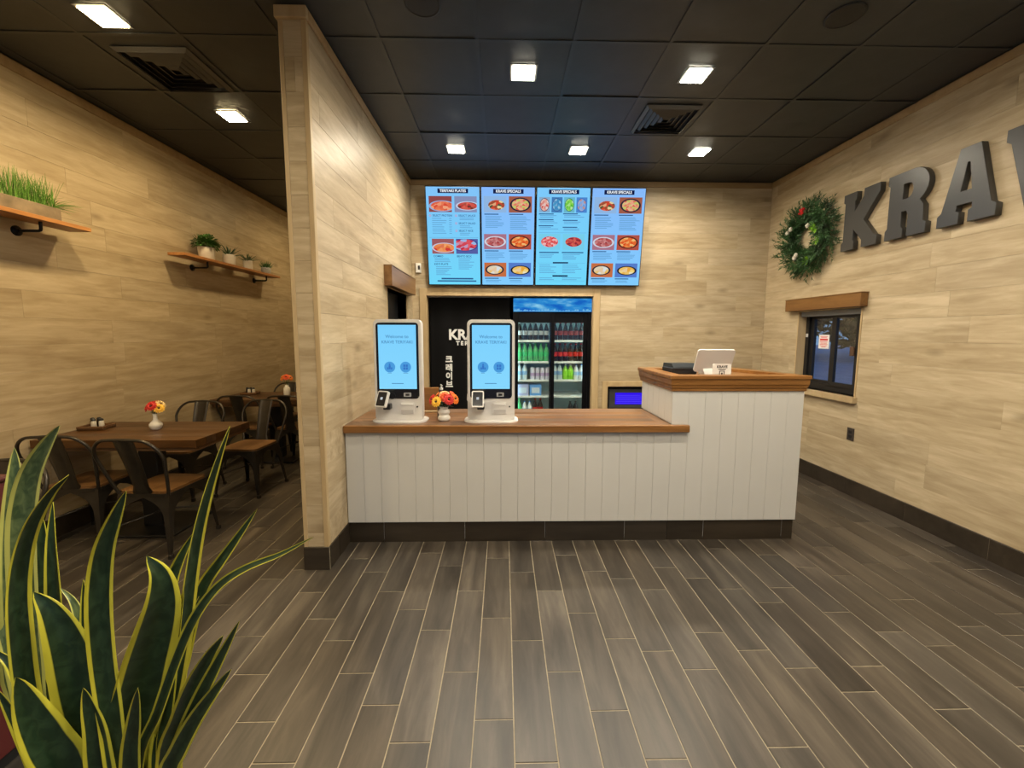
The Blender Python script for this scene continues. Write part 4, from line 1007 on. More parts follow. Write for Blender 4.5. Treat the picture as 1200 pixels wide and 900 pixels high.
def leaf_blade(m, p, d, l, w, droop=0.3, seg=3):
    p = Vector(p); d = Vector(d).normalized(); s = d.cross(Vector((0, 0, 1)));
    if s.length < 0.1: s = Vector((1, 0, 0))
    s.normalize(); prev = None; th = Vector((0, 0, -0.0012))
    rows = []
    for i in range(seg + 1):
        f = i / seg; q = p + d * l * f + Vector((0, 0, -droop * l * f * f)); ww = w * math.sin(PI * min(0.98, 0.15 + 0.8 * f)) * 0.5
        rows.append((q - s * ww, q + Vector((0, 0, -ww * 0.3)), q + s * ww))
    n = len(m.v); vs = [v for r_ in rows for v in r_]; k = len(vs); vs += [v + th for v in vs]; fs = []
    for i in range(seg):
        for j in range(2):
            a = i * 3 + j; fs.append((a, a + 1, a + 4, a + 3)); fs.append((k + a, k + a + 3, k + a + 4, k + a + 1))
    m.add(vs, fs, True)
VASE = {'ribbed': [(0.030, 0), (0.042, 0.006), (0.046, 0.022), (0.040, 0.038), (0.034, 0.044), (0.042, 0.056), (0.045, 0.066), (0.040, 0.080), (0.030, 0.088), (0.028, 0.096), (0.036, 0.106), (0.033, 0.106), (0.025, 0.096)],
        'bulb': [(0.024, 0), (0.034, 0.008), (0.043, 0.030), (0.042, 0.046), (0.026, 0.066), (0.015, 0.080), (0.0135, 0.105), (0.016, 0.125), (0.0145, 0.125), (0.012, 0.105)],
        'square': [(0.034, 0), (0.037, 0.004), (0.037, 0.088), (0.028, 0.102), (0.020, 0.110), (0.020, 0.128), (0.017, 0.128), (0.016, 0.110)]}
M_CER = mat('white_ceramic', (0.74, 0.72, 0.66), 0.25)
def vase(label, x, y, z, kind, heads, hz, spread, r, seed=1, nleaf=10, n=20):
    t = thing('flower_vase', label, 'vase', (x, y, z), (0, 0, 0), 'vases of flowers')
    MB().lathe(VASE[kind], n, cap=False).build('vase', M_CER, t)
    MB().lathe([(0.0005, VASE[kind][-1][1] - 0.02), (VASE[kind][-1][0], VASE[kind][-1][1] - 0.02)], 12, cap=False).build('vase_mouth', M_LEAF, t)
    top = VASE[kind][-3][1]; rr_ = random.Random(seed)
    for (dx, dy, dz, key) in heads:
        p = Vector((dx * spread, dy * spread, top + hz + dz)); 
        MB().tube([(0.3 * dx * 0.02, 0, top - 0.03), (dx * spread * 0.5, dy * spread * 0.5, top + hz * 0.5), p], 0.0018, 5).build('stem', M_STEM, t)
        bloom(t, p, (dx * 1.1, dy * 1.1 - 0.55, 0.55), r, key)
    lf = MB()
    for k in range(nleaf):
        an = 2 * PI * k / nleaf + rr_.uniform(-.2, .2); leaf_blade(lf, (0, 0, top + rr_.uniform(0, hz * 0.45)), (math.cos(an), math.sin(an), rr_.uniform(0.2, 0.9)), spread * rr_.uniform(0.6, 1.0), 0.022)
    if nleaf: lf.build('foliage', M_LEAF, t)
    return t
vase('ribbed white vase of orange and red flowers between the two kiosks', -0.437, 3.0, WTZ, 'ribbed',
     [(-1.0, -0.2, -0.004, 'red'), (-0.55, -0.8, -0.012, 'yellow'), (0.15, -0.5, 0.018, 'deep'), (0.55, -0.8, 0.004, 'red'), (1.0, -0.2, 0.0, 'orange'), (0.75, 0.4, 0.018, 'deep'), (-0.6, 0.5, 0.016, 'orange'), (0.0, 0.3, 0.03, 'cream')], 0.058, 0.080, 0.040, 3, 16)
pb = thing('pump_bottle', 'small black pump bottle behind the flowers on the worktop', 'bottle', (-0.475, 3.13, WTZ))
MB().lathe([(0.028, 0), (0.032, 0.004), (0.032, 0.17), (0.026, 0.19), (0.012, 0.20), (0.012, 0.215)], 16).build('body', M_PLK, pb)
MB().lathe([(0.014, 0.212), (0.014, 0.228), (0.005, 0.230), (0.005, 0.245)], 12).build('collar', mat('pump_grey', (0.5, 0.5, 0.5), 0.3), pb)
MB().tube([(0, 0, 0.243), (0.0, -0.012, 0.25), (0.012, -0.03, 0.246)], 0.006, 8).build('nozzle', mat('pump_grey', (0.5, 0.5, 0.5), 0.3), pb)

# ------------------------------------------------------------------ dining tables
M_TBL = wood('table_top', (0.036, 0.015, 0.005), (0.072, 0.032, 0.011), (0.115, 0.054, 0.021), (1.8, 12, 12), 0.38, 0.12, 0.05, False)
M_TBL2 = wood('table_apron', (0.10, 0.045, 0.018), (0.15, 0.075, 0.03), (0.19, 0.10, 0.045), (1.8, 12, 12), 0.5, 0.05, 0.03, False)
def table(x0, x1, y0, y1, label):
    cx, cy = (x0 + x1) / 2, (y0 + y1) / 2; w, l = (x1 - x0) / 2, (y1 - y0) / 2
    t = thing('dining_table', label, 'table', (cx, cy, 0), (0, 0, 0), 'dining tables along the oak wall')
    n = 6
    for k in range(n):
        a = -l + 2 * l * k / n; MB().box(-w, w, a + 0.0004, a + 2 * l / n - 0.0004, 0.705, 0.76, 0.0015).build('plank', M_TBL, t)
    MB().prism([(-w + 0.02, -l + 0.02), (w - 0.02, -l + 0.02), (w - 0.02, l - 0.02), (-w + 0.02, l - 0.02)], 0.678, 0.705).build('underframe', M_TBL2, t)
    MB().box(-0.07, 0.07, -0.05, 0.05, 0.02, 0.678, 0.006).build('pedestal', M_BLACK, t)
    MB().box(-0.28, 0.28, -0.22, 0.22, 0.0, 0.02, 0.006).build('foot_plate', M_BLACK, t)
    return t
table(-3.285, -2.150, 2.862, 3.475, 'dark brown plank dining table with red and yellow flowers on it')
table(-3.285, -2.150, 4.62, 5.235, 'dark brown plank dining table with orange flowers, farther along the wall')
# ------------------------------------------------------------------ metal chairs with wooden seats
M_GUN = mat('gunmetal', (0.060, 0.053, 0.044), 0.38, 0.75, noise=0.2, nscale=9)
M_SEAT = wood('chair_seat', (0.095, 0.044, 0.014), (0.15, 0.073, 0.025), (0.21, 0.108, 0.040), (14, 2, 14), 0.42, 0.08, 0.03, False)
def chair_parts():
    """local space: seat faces +Y, origin on the floor under the seat centre"""
    parts = []
    sh, ht = 0.425, 0.175                                  # seat height, half width at the seat
    def corner(sx, sy, z):
        f = 1 - z / sh; ex = 0.035 * f; ey = (0.035 if sy > 0 else 0.055) * f
        return Vector((sx * (ht + ex), sy * (ht + ey), z))
    def reach(z):                                          # how far a leg sheet reaches along its side
        f = z / sh
        w = 0.016 + 0.034 * f
        if f > 0.62:
            g = (f - 0.62) / 0.30
            w += (0.178 - w) * (1 - math.sqrt(max(0, 1 - min(1, g) ** 2)))
        return min(w, 0.175)
    for sx in (-1, 1):
        for sy in (-1, 1):
            m = MB(); N = 14; vs = []
            for i in range(N + 1):
                z = 0.012 + (sh - 0.012) * (i / N) ** 0.8
                c = corner(sx, sy, z); w = min(reach(z), abs(c.x) - 0.0008)
                for q in (0, 1):
                    t = 0.004 * q
                    vs.append((c.x - sx * w, c.y - sy * t, z)); vs.append((c.x - sx * t, c.y - sy * t, z)); vs.append((c.x - sx * t, c.y - sy * min(w, abs(c.y) - 0.0008), z))
            fs = []
            for i in range(N):
                a, b = i * 6, i * 6 + 6
                for k in (0, 1):
                    fs.append((a + k, a + k + 1, b + k + 1, b + k)); fs.append((a + 3 + k, b + 3 + k, b + 4 + k, a + 4 + k))
                fs.append((a, b, b + 3, a + 3)); fs.append((a + 2, a + 5, b + 5, b + 2))
            fs.append((0, 3, 4, 1)); fs.append((1, 4, 5, 2))
            m.add(vs, fs, False)
            f0 = corner(sx, sy, 0.0); m.box(f0.x - 0.013 - sx * 0.006, f0.x + 0.013 - sx * 0.006, f0.y - 0.013 - sy * 0.006, f0.y + 0.013 - sy * 0.006, 0, 0.03, 0.003)
            parts.append(('leg', m.mesh('leg'), M_GUN))
    m = MB(); m.prism(rrect(0.362, 0.362, 0.045, 5), 0.405, 0.430, 2); parts.append(('seat_pan', m.mesh('seat_pan'), M_GUN))
    m = MB(); m.prism(rrect(0.350, 0.350, 0.045, 5), 0.430, 0.447, 2); parts.append(('seat', m.mesh('seat'), M_SEAT))
    # hoop of the back
    def back_y(z): return -0.165 - 0.115 * ((z - 0.42) / 0.41)
    pts = []
    for i in range(7):
        f = i / 6; z = 0.41 + 0.28 * f; x = 0.165 + 0.062 * f ** 0.8; pts.append((x, back_y(z), z))
    for i in range(1, 9):
        a = PI / 2 * i / 9; x = 0.10 + 0.127 * math.cos(a); z = 0.69 + 0.135 * math.sin(a); pts.append((x, back_y(z) - 0.01 * math.sin(a), z))
    pts.append((0.085, back_y(0.826) - 0.012, 0.826)); pts.append((0.0, back_y(0.83) - 0.018, 0.830))
    pts = pts + [(-x, y, z) for x, y, z in pts[-2::-1]]
    m = MB(); m.tube(pts, 0.0105, 8); parts.append(('back_frame', m.mesh('back_frame'), M_GUN))
    m = MB(); N = 8; vs = []
    for q in (0, 1):
        for i in range(N + 1):
            f = i / N; z = 0.43 + 0.395 * f; w = 0.052 + 0.016 * f
            if i == 0: w = 0.075
            for j in range(5):
                u = j / 2 - 1; vs.append((u * w, back_y(z) + 0.02 * math.sin(PI * f) * 0.4 - 0.012 * (1 - u * u) - 0.004 * q, z))
    fs = []; K = 5 * (N + 1)
    for i in range(N):
        for j in range(4):
            a = i * 5 + j; fs.append((a, a + 5, a + 6, a + 1)); fs.append((K + a, K + a + 1, K + a + 6, K + a + 5))
        for j in (0, 4):
            a = i * 5 + j; fs.append((a, K + a, K + a + 5, a + 5))
    m.add(vs, fs, True); parts.append(('back_slat', m.mesh('back_slat'), M_GUN))
    for s in (-1, 1):
        m = MB(); m.tube([(s * -0.19, -0.20, 0.20), (0, 0, 0.245 + 0.006 * s), (s * 0.19, 0.19, 0.20)], 0.006, 6); parts.append(('cross_brace', m.mesh('cross_brace'), M_GUN))
    for n_, me, m_ in parts: me.materials.append(m_)
    return parts
CHP = chair_parts()
def chair(x, y, rz, label):
    t = thing('dining_chair', label, 'chair', (x, y, 0), (0, 0, rz), 'metal dining chairs')
    for n_, me, m_ in CHP: inst(n_, me, t)
R_ = math.radians
chair(-2.415, 2.90, R_(-3), 'gunmetal chair by the aisle at the near table, back turned to the snake plant')
chair(-3.005, 2.99, R_(4), 'gunmetal chair beside the oak wall, back to the snake plant, under the near table')
chair(-2.985, 3.82, R_(181), 'gunmetal chair beside the oak wall facing the near table from its far side')
chair(-2.425, 3.90, R_(176), 'gunmetal chair standing free by the aisle, facing the near table from its far side')
chair(-2.90, 4.74, R_(2), 'gunmetal chair beside the oak wall tucked under the farther table')
chair(-2.365, 4.74, R_(-3), 'gunmetal chair by the aisle tucked under the farther table')
chair(-2.87, 5.33, R_(180), 'gunmetal chair beyond the farther table facing the room')
chair(-2.36, 5.33, R_(180), 'gunmetal chair beyond the farther table, hidden by the partition')
chair(-2.63, 1.90, R_(180), 'gunmetal chair behind the tall snake plant leaves, apart from the tables')
# table things
vase('slender necked white vase with red and yellow flowers on the near dining table', -2.690, 3.19, 0.76, 'bulb', [(-0.7, -0.3, 0.0, 'red'), (0.1, -0.6, 0.014, 'red'), (0.8, -0.2, -0.006, 'yellow'), (0.6, 0.4, 0.018, 'cream'), (-0.3, 0.5, 0.026, 'deep')], 0.05, 0.050, 0.038, 5, 4)
vase('square shouldered white vase with orange flowers on the farther dining table', -2.585, 4.93, 0.76, 'square', [(-0.7, -0.3, 0.0, 'orange'), (0.3, -0.6, 0.012, 'deep'), (0.8, 0.2, 0.0, 'orange'), (-0.1, 0.5, 0.02, 'red')], 0.085, 0.050, 0.038, 6, 6)
M_SHK = mat('shaker_glass', (0.65, 0.62, 0.55), 0.2)
def tray(x, y, label, lab2):
    t = thing('condiment_tray', label, 'tray', (x, y, 0.76), (0, 0, R_(8)), 'condiment trays on the dining tables')
    MB().box(-0.09, 0.09, -0.065, 0.065, 0, 0.014, 0.003).build('board', M_TBL, t)
    for a in (-0.062, 0.062): MB().box(-0.09, 0.09, a - 0.004, a + 0.004, 0.014, 0.030, 0.002).build('rail', M_TBL2, t)
    for a in (-0.086, 0.086): MB().box(a - 0.004, a + 0.004, -0.058, 0.058, 0.014, 0.030, 0.002).build('rail', M_TBL2, t)
    for k, (dx, dy, dark) in enumerate(((-0.045, 0.02, 1), (0.0, -0.02, 0), (0.045, -0.005, 0), (-0.01, 0.035, 1))):
        s = thing('shaker', ('dark sauce ' if dark else 'clear glass ') + lab2, 'shaker', (x + dx, y + dy, 0.774), (0, 0, 0), 'shakers on the condiment trays')
        MB().lathe([(0.016, 0), (0.018, 0.004), (0.016, 0.045), (0.013, 0.052)], 12).build('jar', P('soy', (0.02, 0.012, 0.008), 0.2) if dark else M_SHK, s)
        MB().lathe([(0.0145, 0.052), (0.0145, 0.064), (0.006, 0.070)], 12).build('lid', M_BLACK, s)
tray(-3.17, 3.22, 'wooden condiment tray on the near dining table by the wall', 'small shaker with black lid on the near table tray')
tray(-3.08, 5.03, 'wooden condiment tray on the farther dining table by the wall', 'small shaker with black lid on the farther table tray')

# ------------------------------------------------------------------ wall shelves on pipe brackets
M_SHW = wood('shelf_wood', (0.28, 0.10, 0.02), (0.42, 0.17, 0.04), (0.55, 0.25, 0.07), (16, 1.6, 16), 0.4, 0.05, 0.04, False)
M_PIPE = mat('black_pipe', (0.010, 0.010, 0.011), 0.4, 0.5)
def shelf(y0, y1, brk, label):
    SZ = 2.252; xo = XL + 0.035; dep = 0.165
    t = thing('wall_shelf', label, 'shelf', (XL, (y0 + y1) / 2, SZ - 0.09), (0, 0, 0), 'floating shelves on the oak wall'); h = (y1 - y0) / 2
    MB().box(0.06, 0.06 + dep, -h, h, 0.09, 0.118, 0.002).build('board', M_SHW, t)
    for yb in brk:
        q = yb - (y0 + y1) / 2
        b_ = MB().tube([(0.006, q, 0.03), (0.15, q, 0.03), (0.162, q, 0.034), (0.166, q, 0.046), (0.166, q, 0.09)], 0.0095, 10).build('pipe_bracket', M_PIPE, t)
        MB().lathe([(0.034, 0), (0.034, 0.006), (0.016, 0.008), (0.016, 0.022)], 18).build('flange', M_PIPE, b_, (0.0, q, 0.03), (0, PI / 2, 0))
    return SZ + 0.028
SHT = shelf(1.95, 3.235, (2.18, 2.945), 'orange brown shelf holding the grass planter')
shelf(4.14, 5.85, (4.53, 5.62), 'orange brown shelf holding four small potted plants')
GRN = {n: mat('leaf_' + n, c, 0.5, noise=0.35, nscale=14) for n, c in (('grass', (0.13, 0.30, 0.035)), ('bush', (0.075, 0.19, 0.035)), ('agave', (0.05, 0.10, 0.045)), ('pale', (0.11, 0.17, 0.075)), ('succ', (0.06, 0.16, 0.04)))}
def blade(m, p, d, l, w, curve=0.2, seg=4):
    """a tapering grass or agave blade with a keel"""
    p = Vector(p); d = Vector(d).normalized(); out = Vector((d.x, d.y, 0))
    s = Vector((0, 0, 1)).cross(d)
    if s.length < 0.05: s = Vector((1, 0, 0))
    s.normalize(); vs = []
    for i in range(seg + 1):
        f = i / seg; q = p + d * l * f + (out + Vector((0, 0, -0.6))) * curve * l * f * f
        ww = w * (1 - f) ** 0.7 * (0.75 + 0.5 * f) * 0.5 + 0.0003
        vs += [q - s * ww, q - d.cross(s) * ww * 0.45, q + s * ww, q + d.cross(s) * 0.001]
    fs = []
    for i in range(seg):
        for j in range(4):
            a = i * 4 + j; b = i * 4 + (j + 1) % 4; fs.append((a, b, b + 4, a + 4))
    m.add(vs, fs, True)
# planter of grass
gp = thing('grass_planter', 'rectangular weathered planter box of tall green grass on the shelf', 'planter', (XL + 0.14, 2.715, SHT))
pl = MB(); pl.box(-0.062, 0.062, -0.34, 0.34, 0, 0.085, 0.004); pl.build('box', mat('planter_stone', (0.25, 0.19, 0.12), 0.8, noise=0.4, nscale=10, bump=0.3), gp)
g = MB(); rr = random.Random(9)
for k in range(520):
    x_, y_ = rr.uniform(-0.05, 0.05), rr.uniform(-0.33, 0.325); a = rr.uniform(0, 2 * PI); ti = rr.uniform(0.02, 0.30)
    blade(g, (x_, y_, 0.08), (math.cos(a) * ti, math.sin(a) * ti, 1), rr.uniform(0.10, 0.235), rr.uniform(0.004, 0.008), rr.uniform(0.0, 0.3), 3)
for k in range(40):
    a = rr.uniform(-0.4, 2.2); blade(g, (rr.uniform(-.04, .05), 0.31, 0.08), (math.cos(a) * 0.6 * 0.6, math.sin(a), rr.uniform(0.4, 1.0)), rr.uniform(0.10, 0.17), 0.007, rr.uniform(0.3, 0.8), 4)
go = g.build('grass', GRN['grass'], gp); go['kind'] = 'stuff'
M_SOIL = mat('soil', (0.03, 0.02, 0.012), 0.9)
def pot(label, y, prof, kind, n=18, pm=None, seed=1, x=0.142):
    t = thing('potted_plant', label, 'potted plant', (XL + x, y, SHT), (0, 0, 0), 'small potted plants on the shelf')
    MB().lathe(prof, n, cap=False).build('pot', pm or M_CER, t)
    zt = prof[-1][1]; MB().lathe([(0.0005, zt - 0.012), (prof[-1][0], zt - 0.012)], 12, cap=False).build('soil', M_SOIL, t)
    m = MB(); r = random.Random(seed)
    if kind == 'bush':
        for k in range(560):
            a, b = r.uniform(0, 2 * PI), math.acos(r.uniform(-0.35, 1)); R0 = r.uniform(0.03, 0.125)
            d = Vector((math.cos(a) * math.sin(b), math.sin(a) * math.sin(b), math.cos(b)))
            p_ = Vector((0, 0, zt + 0.05)) + Vector((d.x * 0.85, d.y, d.z * 0.78)) * R0; p_.x = max(p_.x, -0.10)
            leaf_blade(m, p_, d + Vector((r.uniform(-.5, .5), r.uniform(-.5, .5), r.uniform(-.3, .5))), r.uniform(0.028, 0.045), 0.020, 0.3, 2)
        g_ = 'bush'
    elif kind == 'agave':
        for k in range(18):
            a = 2.4 * k; el = 0.25 + 1.6 * k / 18; d = Vector((math.cos(a), math.sin(a), el)); 
            if d.x < -0.3: d.x = -0.3
            blade(m, (0, 0, zt - 0.01), d, r.uniform(0.12, 0.17), 0.030, 0.15, 4)
        g_ = 'agave'
    elif kind == 'spider':
        for k in range(64):
            a = r.uniform(0, 2 * PI); d = Vector((math.cos(a), math.sin(a), r.uniform(0.5, 1.8)))
            if d.x < -0.3: d.x = -0.3
            blade(m, (0, 0, zt - 0.01), d, r.uniform(0.11, 0.17), 0.014, r.uniform(0.2, 0.6), 4)
        g_ = 'pale'
    else:
        for k in range(70):
            a = r.uniform(0, 2 * PI); d = Vector((math.cos(a), math.sin(a), r.uniform(0.6, 3.0)))
            blade(m, (math.cos(a) * 0.02, math.sin(a) * 0.02, zt - 0.012), d, r.uniform(0.08, 0.125), 0.016, 0.0, 3)
        g_ = 'succ'
    f = m.build('foliage', GRN[g_], t); f['kind'] = 'stuff'
    return t
sq = lambda r, h: [(r * 0.86, 0), (r * 0.90, 0.003), (r, h - 0.003), (r * 0.99, h), (r * 0.90, h), (r * 0.90, h - 0.014)]
rib = [(0.036, 0)] + [(0.042 + (0.002 if i % 2 else -0.002), 0.006 + i * 0.0075) for i in range(11)] + [(0.044, 0.092), (0.039, 0.092), (0.038, 0.078)]
M_POT = mat('pot_cream', (0.66, 0.60, 0.52), 0.5); M_POTG = mat('pot_grey', (0.42, 0.43, 0.44), 0.6, noise=0.2, nscale=30)
pot('round bushy green plant in a cream pot on the shelf', 4.56, sq(0.078, 0.125), 'bush', 20, M_POT, 1)
pot('spiky dark agave in a cream pot on the shelf', 4.925, sq(0.066, 0.118), 'agave', 20, M_POT, 2)
pot('loose pale green plant in a ribbed cream pot on the shelf', 5.27, [(a * 1.22, b * 1.2) for a, b in rib], 'spider', 22, M_POT, 3)
pot('small upright succulent in a rounded grey pot on the shelf', 5.66, [(0.036, 0), (0.048, 0.007), (0.058, 0.036), (0.058, 0.062), (0.050, 0.088), (0.044, 0.088), (0.042, 0.072)], 'succ', 18, M_POTG, 4)

# ------------------------------------------------------------------ wreath on the right wall
wr_ = thing('wreath', 'green fir wreath with red berries hanging beside the big letters', 'wreath', (XR, 4.41, 2.52))
M_FIR = mat('fir_needles', (0.036, 0.098, 0.028), 0.5, noise=0.55, nscale=9)
m = MB(); rr = random.Random(21)
for k in range(680):
    a = rr.uniform(0, 2 * PI); tb_ = rr.uniform(-0.6, PI + 0.6); R0 = 0.25; r0 = rr.uniform(0.02, 0.095)
    ring = Vector((0, math.cos(a), math.sin(a))); tan = Vector((0, -math.sin(a), math.cos(a)))
    rad = ring * math.cos(tb_) + Vector((-1, 0, 0)) * max(0.02, math.sin(tb_))
    p_ = ring * R0 + rad * r0 + Vector((-0.03, 0, 0))
    d = (rad + tan * rr.uniform(0.2, 1.1) + ring * rr.uniform(-0.2, 0.7)).normalized()
    L_ = rr.uniform(0.07, 0.145) * (0.55 if math.cos(tb_) < -0.2 else 1.0)
    s1 = d.orthogonal().normalized(); s2 = d.cross(s1)
    for j in range(11):
        f = j / 11; q = p_ + d * L_ * f; an = j * 2.4; nd = (s1 * math.cos(an) + s2 * math.sin(an)) * 0.8 + d * 0.8
        e_ = q + nd.normalized() * rr.uniform(0.028, 0.045); w_ = d.cross(nd).normalized() * 0.0058
        if max(q.x, e_.x) > -0.004: continue
        m.add([q - w_, q + w_, e_, q + nd.cross(w_).normalized() * 0.0015], [(0, 1, 2), (1, 3, 2), (3, 0, 2)])
wf_ = m.build('fir_sprigs', M_FIR, wr_); wf_['kind'] = 'stuff'
MB().tube([(-0.045, 0.25 * math.cos(2 * PI * i / 28), 0.25 * math.sin(2 * PI * i / 28)) for i in range(29)], 0.028, 8, False).build('ring', mat('wreath_ring', (0.02, 0.035, 0.012), 0.8), wr_)
M_BERRY = mat('berry_red', (0.50, 0.012, 0.012), 0.3); M_CONE = mat('wreath_cone', (0.55, 0.50, 0.42), 0.7, noise=0.4, nscale=60); M_LIME = mat('lime_leaf', (0.22, 0.46, 0.03), 0.5)
for (dy, dz) in ((-0.018, 0.258), (-0.04, 0.28), (-0.005, 0.278), (-0.03, 0.235), (0.006, 0.25)):
    MB().ball((-0.145, dy, dz), 0.017, 10, 7).build('berry', M_BERRY, wr_)
for (dy, dz) in ((0.197, 0.093), (-0.106, 0.098), (0.15, 0.12), (0.038, -0.175), (0.06, -0.20)):
    MB().lathe([(0.004, -0.026), (0.020, -0.014), (0.017, -0.008), (0.024, 0.0), (0.018, 0.006), (0.016, 0.016), (0.003, 0.026)], 10, (-0.135, dy, dz)).build('pine_cone', M_CONE, wr_)
lm = []
for (dy, dz) in ((-0.206, 0.045), (-0.17, 0.075), (-0.239, -0.076), (-0.119, -0.255)):
    m = MB()
    for k in range(9): leaf_blade(m, (-0.13, dy, dz), (-0.4, math.cos(k * 0.7), math.sin(k * 0.7)), 0.055, 0.026, 0.1, 3)
    m.build('lime_leaves', M_LIME, wr_)

# ------------------------------------------------------------------ letters on the right wall
M_LET = mat('letter_metal', (0.058, 0.057, 0.055), 0.34, 0.25)
def arc(cx, cy, rx, ry, a0, a1, n=10):
    return [(cx + rx * math.cos(math.radians(a0 + (a1 - a0) * i / n)), cy + ry * math.sin(math.radians(a0 + (a1 - a0) * i / n))) for i in range(n + 1)]
LET = {
    'K': [[(0, 0), (0, .13), (.05, .16), (.05, .84), (0, .87), (0, 1), (.37, 1), (.37, .87), (.33, .84), (.33, .64), (.58, .88), (.58, 1), (1, 1), (1, .86), (.60, .47), (.92, .17), (1, .14), (1, 0), (.60, 0), (.60, .12), (.33, .36), (.33, .16), (.37, .13), (.37, 0)]],
    'R': [[(0, 0), (0, .14), (.05, .18), (.05, .84), (0, .87), (0, 1)] + [(.60, 1)] + arc(.62, .74, .35, .26, 85, -60, 10) + [(.80, .50), (.88, .42), (.90, .18), (.97, .15), (.97, 0), (.55, 0), (.55, .32), (.50, .40), (.38, .40), (.38, .17), (.44, .13), (.44, 0)], [(.38, .58), (.38, .82)] + arc(.50, .70, .13, .12, 90, -90, 8)],
    'A': [[(0, 0), (0, .15), (.07, .19), (.32, 1), (.66, 1), (.92, .19), (1, .15), (1, 0), (.56, 0), (.56, .15), (.62, .17), (.61, .25), (.34, .25), (.33, .17), (.39, .15), (.39, 0)], [(.38, .42), (.585, .42), (.51, .80), (.46, .80)]],
    'V': [[(0, 1), (0, .86), (.07, .82), (.34, 0), (.66, 0), (.93, .82), (1, .86), (1, 1), (.58, 1), (.58, .86), (.64, .82), (.51, .34), (.40, .82), (.46, .86), (.46, 1)]],
    'E': [[(0, 0), (0, .13), (.06, .16), (.06, .84), (0, .87), (0, 1), (.95, 1), (.95, .70), (.78, .70), (.74, .82), (.40, .82), (.40, .60), (.62, .60), (.62, .42), (.40, .42), (.40, .18), (.76, .18), (.80, .32), (1, .32), (1, 0)]],
}
for ch, y0, y1 in (('K', 3.962, 3.590), ('R', 3.510, 3.165), ('A', 3.088, 2.722), ('V', 2.700, 2.310), ('E', 2.235, 1.890)):
    wdt = y0 - y1
    me = shape2d([[(u * wdt, v * 0.51) for u, v in pl_] for pl_ in LET[ch]], 0.042, 0.002)
    me.name = 'letter'
    o = obj('wall_letter', me, M_LET, None, (XR - 0.026, y0, 2.290), (PI / 2, 0, -PI / 2))
    tag(o, 'large dark grey metal letter %s on the oak wall' % ch, 'letter', 'big letters on the oak wall')

# ------------------------------------------------------------------ maroon stand and snake plant
ms = thing('maroon_stand', 'dark maroon stand behind the snake plant', 'stand', (-1.955, 1.22, 0))
MB().box(-0.24, 0.24, -0.2, 0.2, 0.05, 1.0, 0.008).build('body', mat('maroon', (0.085, 0.010, 0.010), 0.5), ms)
MB().box(-0.25, 0.25, -0.21, 0.21, 1.0, 1.018, 0.006).build('top', mat('maroon_top', (0.06, 0.008, 0.008), 0.4), ms)
MB().box(-0.22, 0.22, -0.18, 0.18, 0.0, 0.05, 0.003).build('plinth', M_BLACK, ms)
def at(px, py, depth):
    d = FWD + RGT * ((px - 600) / FPX) - UPV * ((py - 450 - SHY) / FPX)
    return Vector((0, 0, CAMZ)) + d * (depth / d.y)
# leaf material: dark green with cross bands, yellow margins
lm_ = bpy.data.materials.new('snake_leaf'); lm_.use_nodes = True; t_ = lm_.node_tree; b_ = t_.nodes['Principled BSDF']; L = t_.links
c = nm(t_, 'ShaderNodeTexCoord'); s = nm(t_, 'ShaderNodeSeparateXYZ'); L.new(c.outputs['UV'], s.inputs[0])
ab = nm(t_, 'ShaderNodeMath', operation='SUBTRACT'); ab.inputs[1].default_value = 0.5; L.new(s.outputs['X'], ab.inputs[0])
a2 = nm(t_, 'ShaderNodeMath', operation='ABSOLUTE'); L.new(ab.outputs[0], a2.inputs[0])
nz = nm(t_, 'ShaderNodeTexNoise'); nz.inputs['Scale'].default_value = 9; L.new(c.outputs['UV'], nz.inputs['Vector'])
ma = nm(t_, 'ShaderNodeMath', operation='MULTIPLY_ADD'); ma.inputs[1].default_value = 0.05; L.new(nz.outputs['Fac'], ma.inputs[0]); L.new(a2.outputs[0], ma.inputs[2])
rg = nm(t_, 'ShaderNodeValToRGB'); rg.color_ramp.elements[0].position = 0.375; rg.color_ramp.elements[0].color = (0, 0, 0, 1); rg.color_ramp.elements[1].position = 0.40; rg.color_ramp.elements[1].color = (1, 1, 1, 1); L.new(ma.outputs[0], rg.inputs[0])
mpg = nm(t_, 'ShaderNodeMapping'); mpg.inputs['Scale'].default_value = (3.0, 34, 1); L.new(c.outputs['UV'], mpg.inputs[0])
n2 = nm(t_, 'ShaderNodeTexNoise'); n2.inputs['Scale'].default_value = 1.0; n2.inputs['Detail'].default_value = 4; n2.inputs['Distortion'].default_value = 0.8; L.new(mpg.outputs[0], n2.inputs['Vector'])
r2 = nm(t_, 'ShaderNodeValToRGB'); r2.color_ramp.elements[0].position = 0.40; r2.color_ramp.elements[0].color = (0.009, 0.026, 0.011, 1); r2.color_ramp.elements[1].position = 0.72; r2.color_ramp.elements[1].color = (0.030, 0.062, 0.028, 1); L.new(n2.outputs['Fac'], r2.inputs[0])
mx = nm(t_, 'ShaderNodeMix', data_type='RGBA'); L.new(rg.outputs[0], mx.inputs[0]); L.new(r2.outputs[0], mx.inputs[6]); mx.inputs[7].default_value = (0.58, 0.54, 0.05, 1)
L.new(mx.outputs[2], b_.inputs['Base Color']); b_.inputs['Roughness'].default_value = 0.38; b_.inputs['Subsurface Weight'].default_value = 0.0
lm_lit = lm_.copy(); lm_lit.name = 'snake_leaf_lit'  # paler copy: overhead lamp light on some leaves painted into the colour
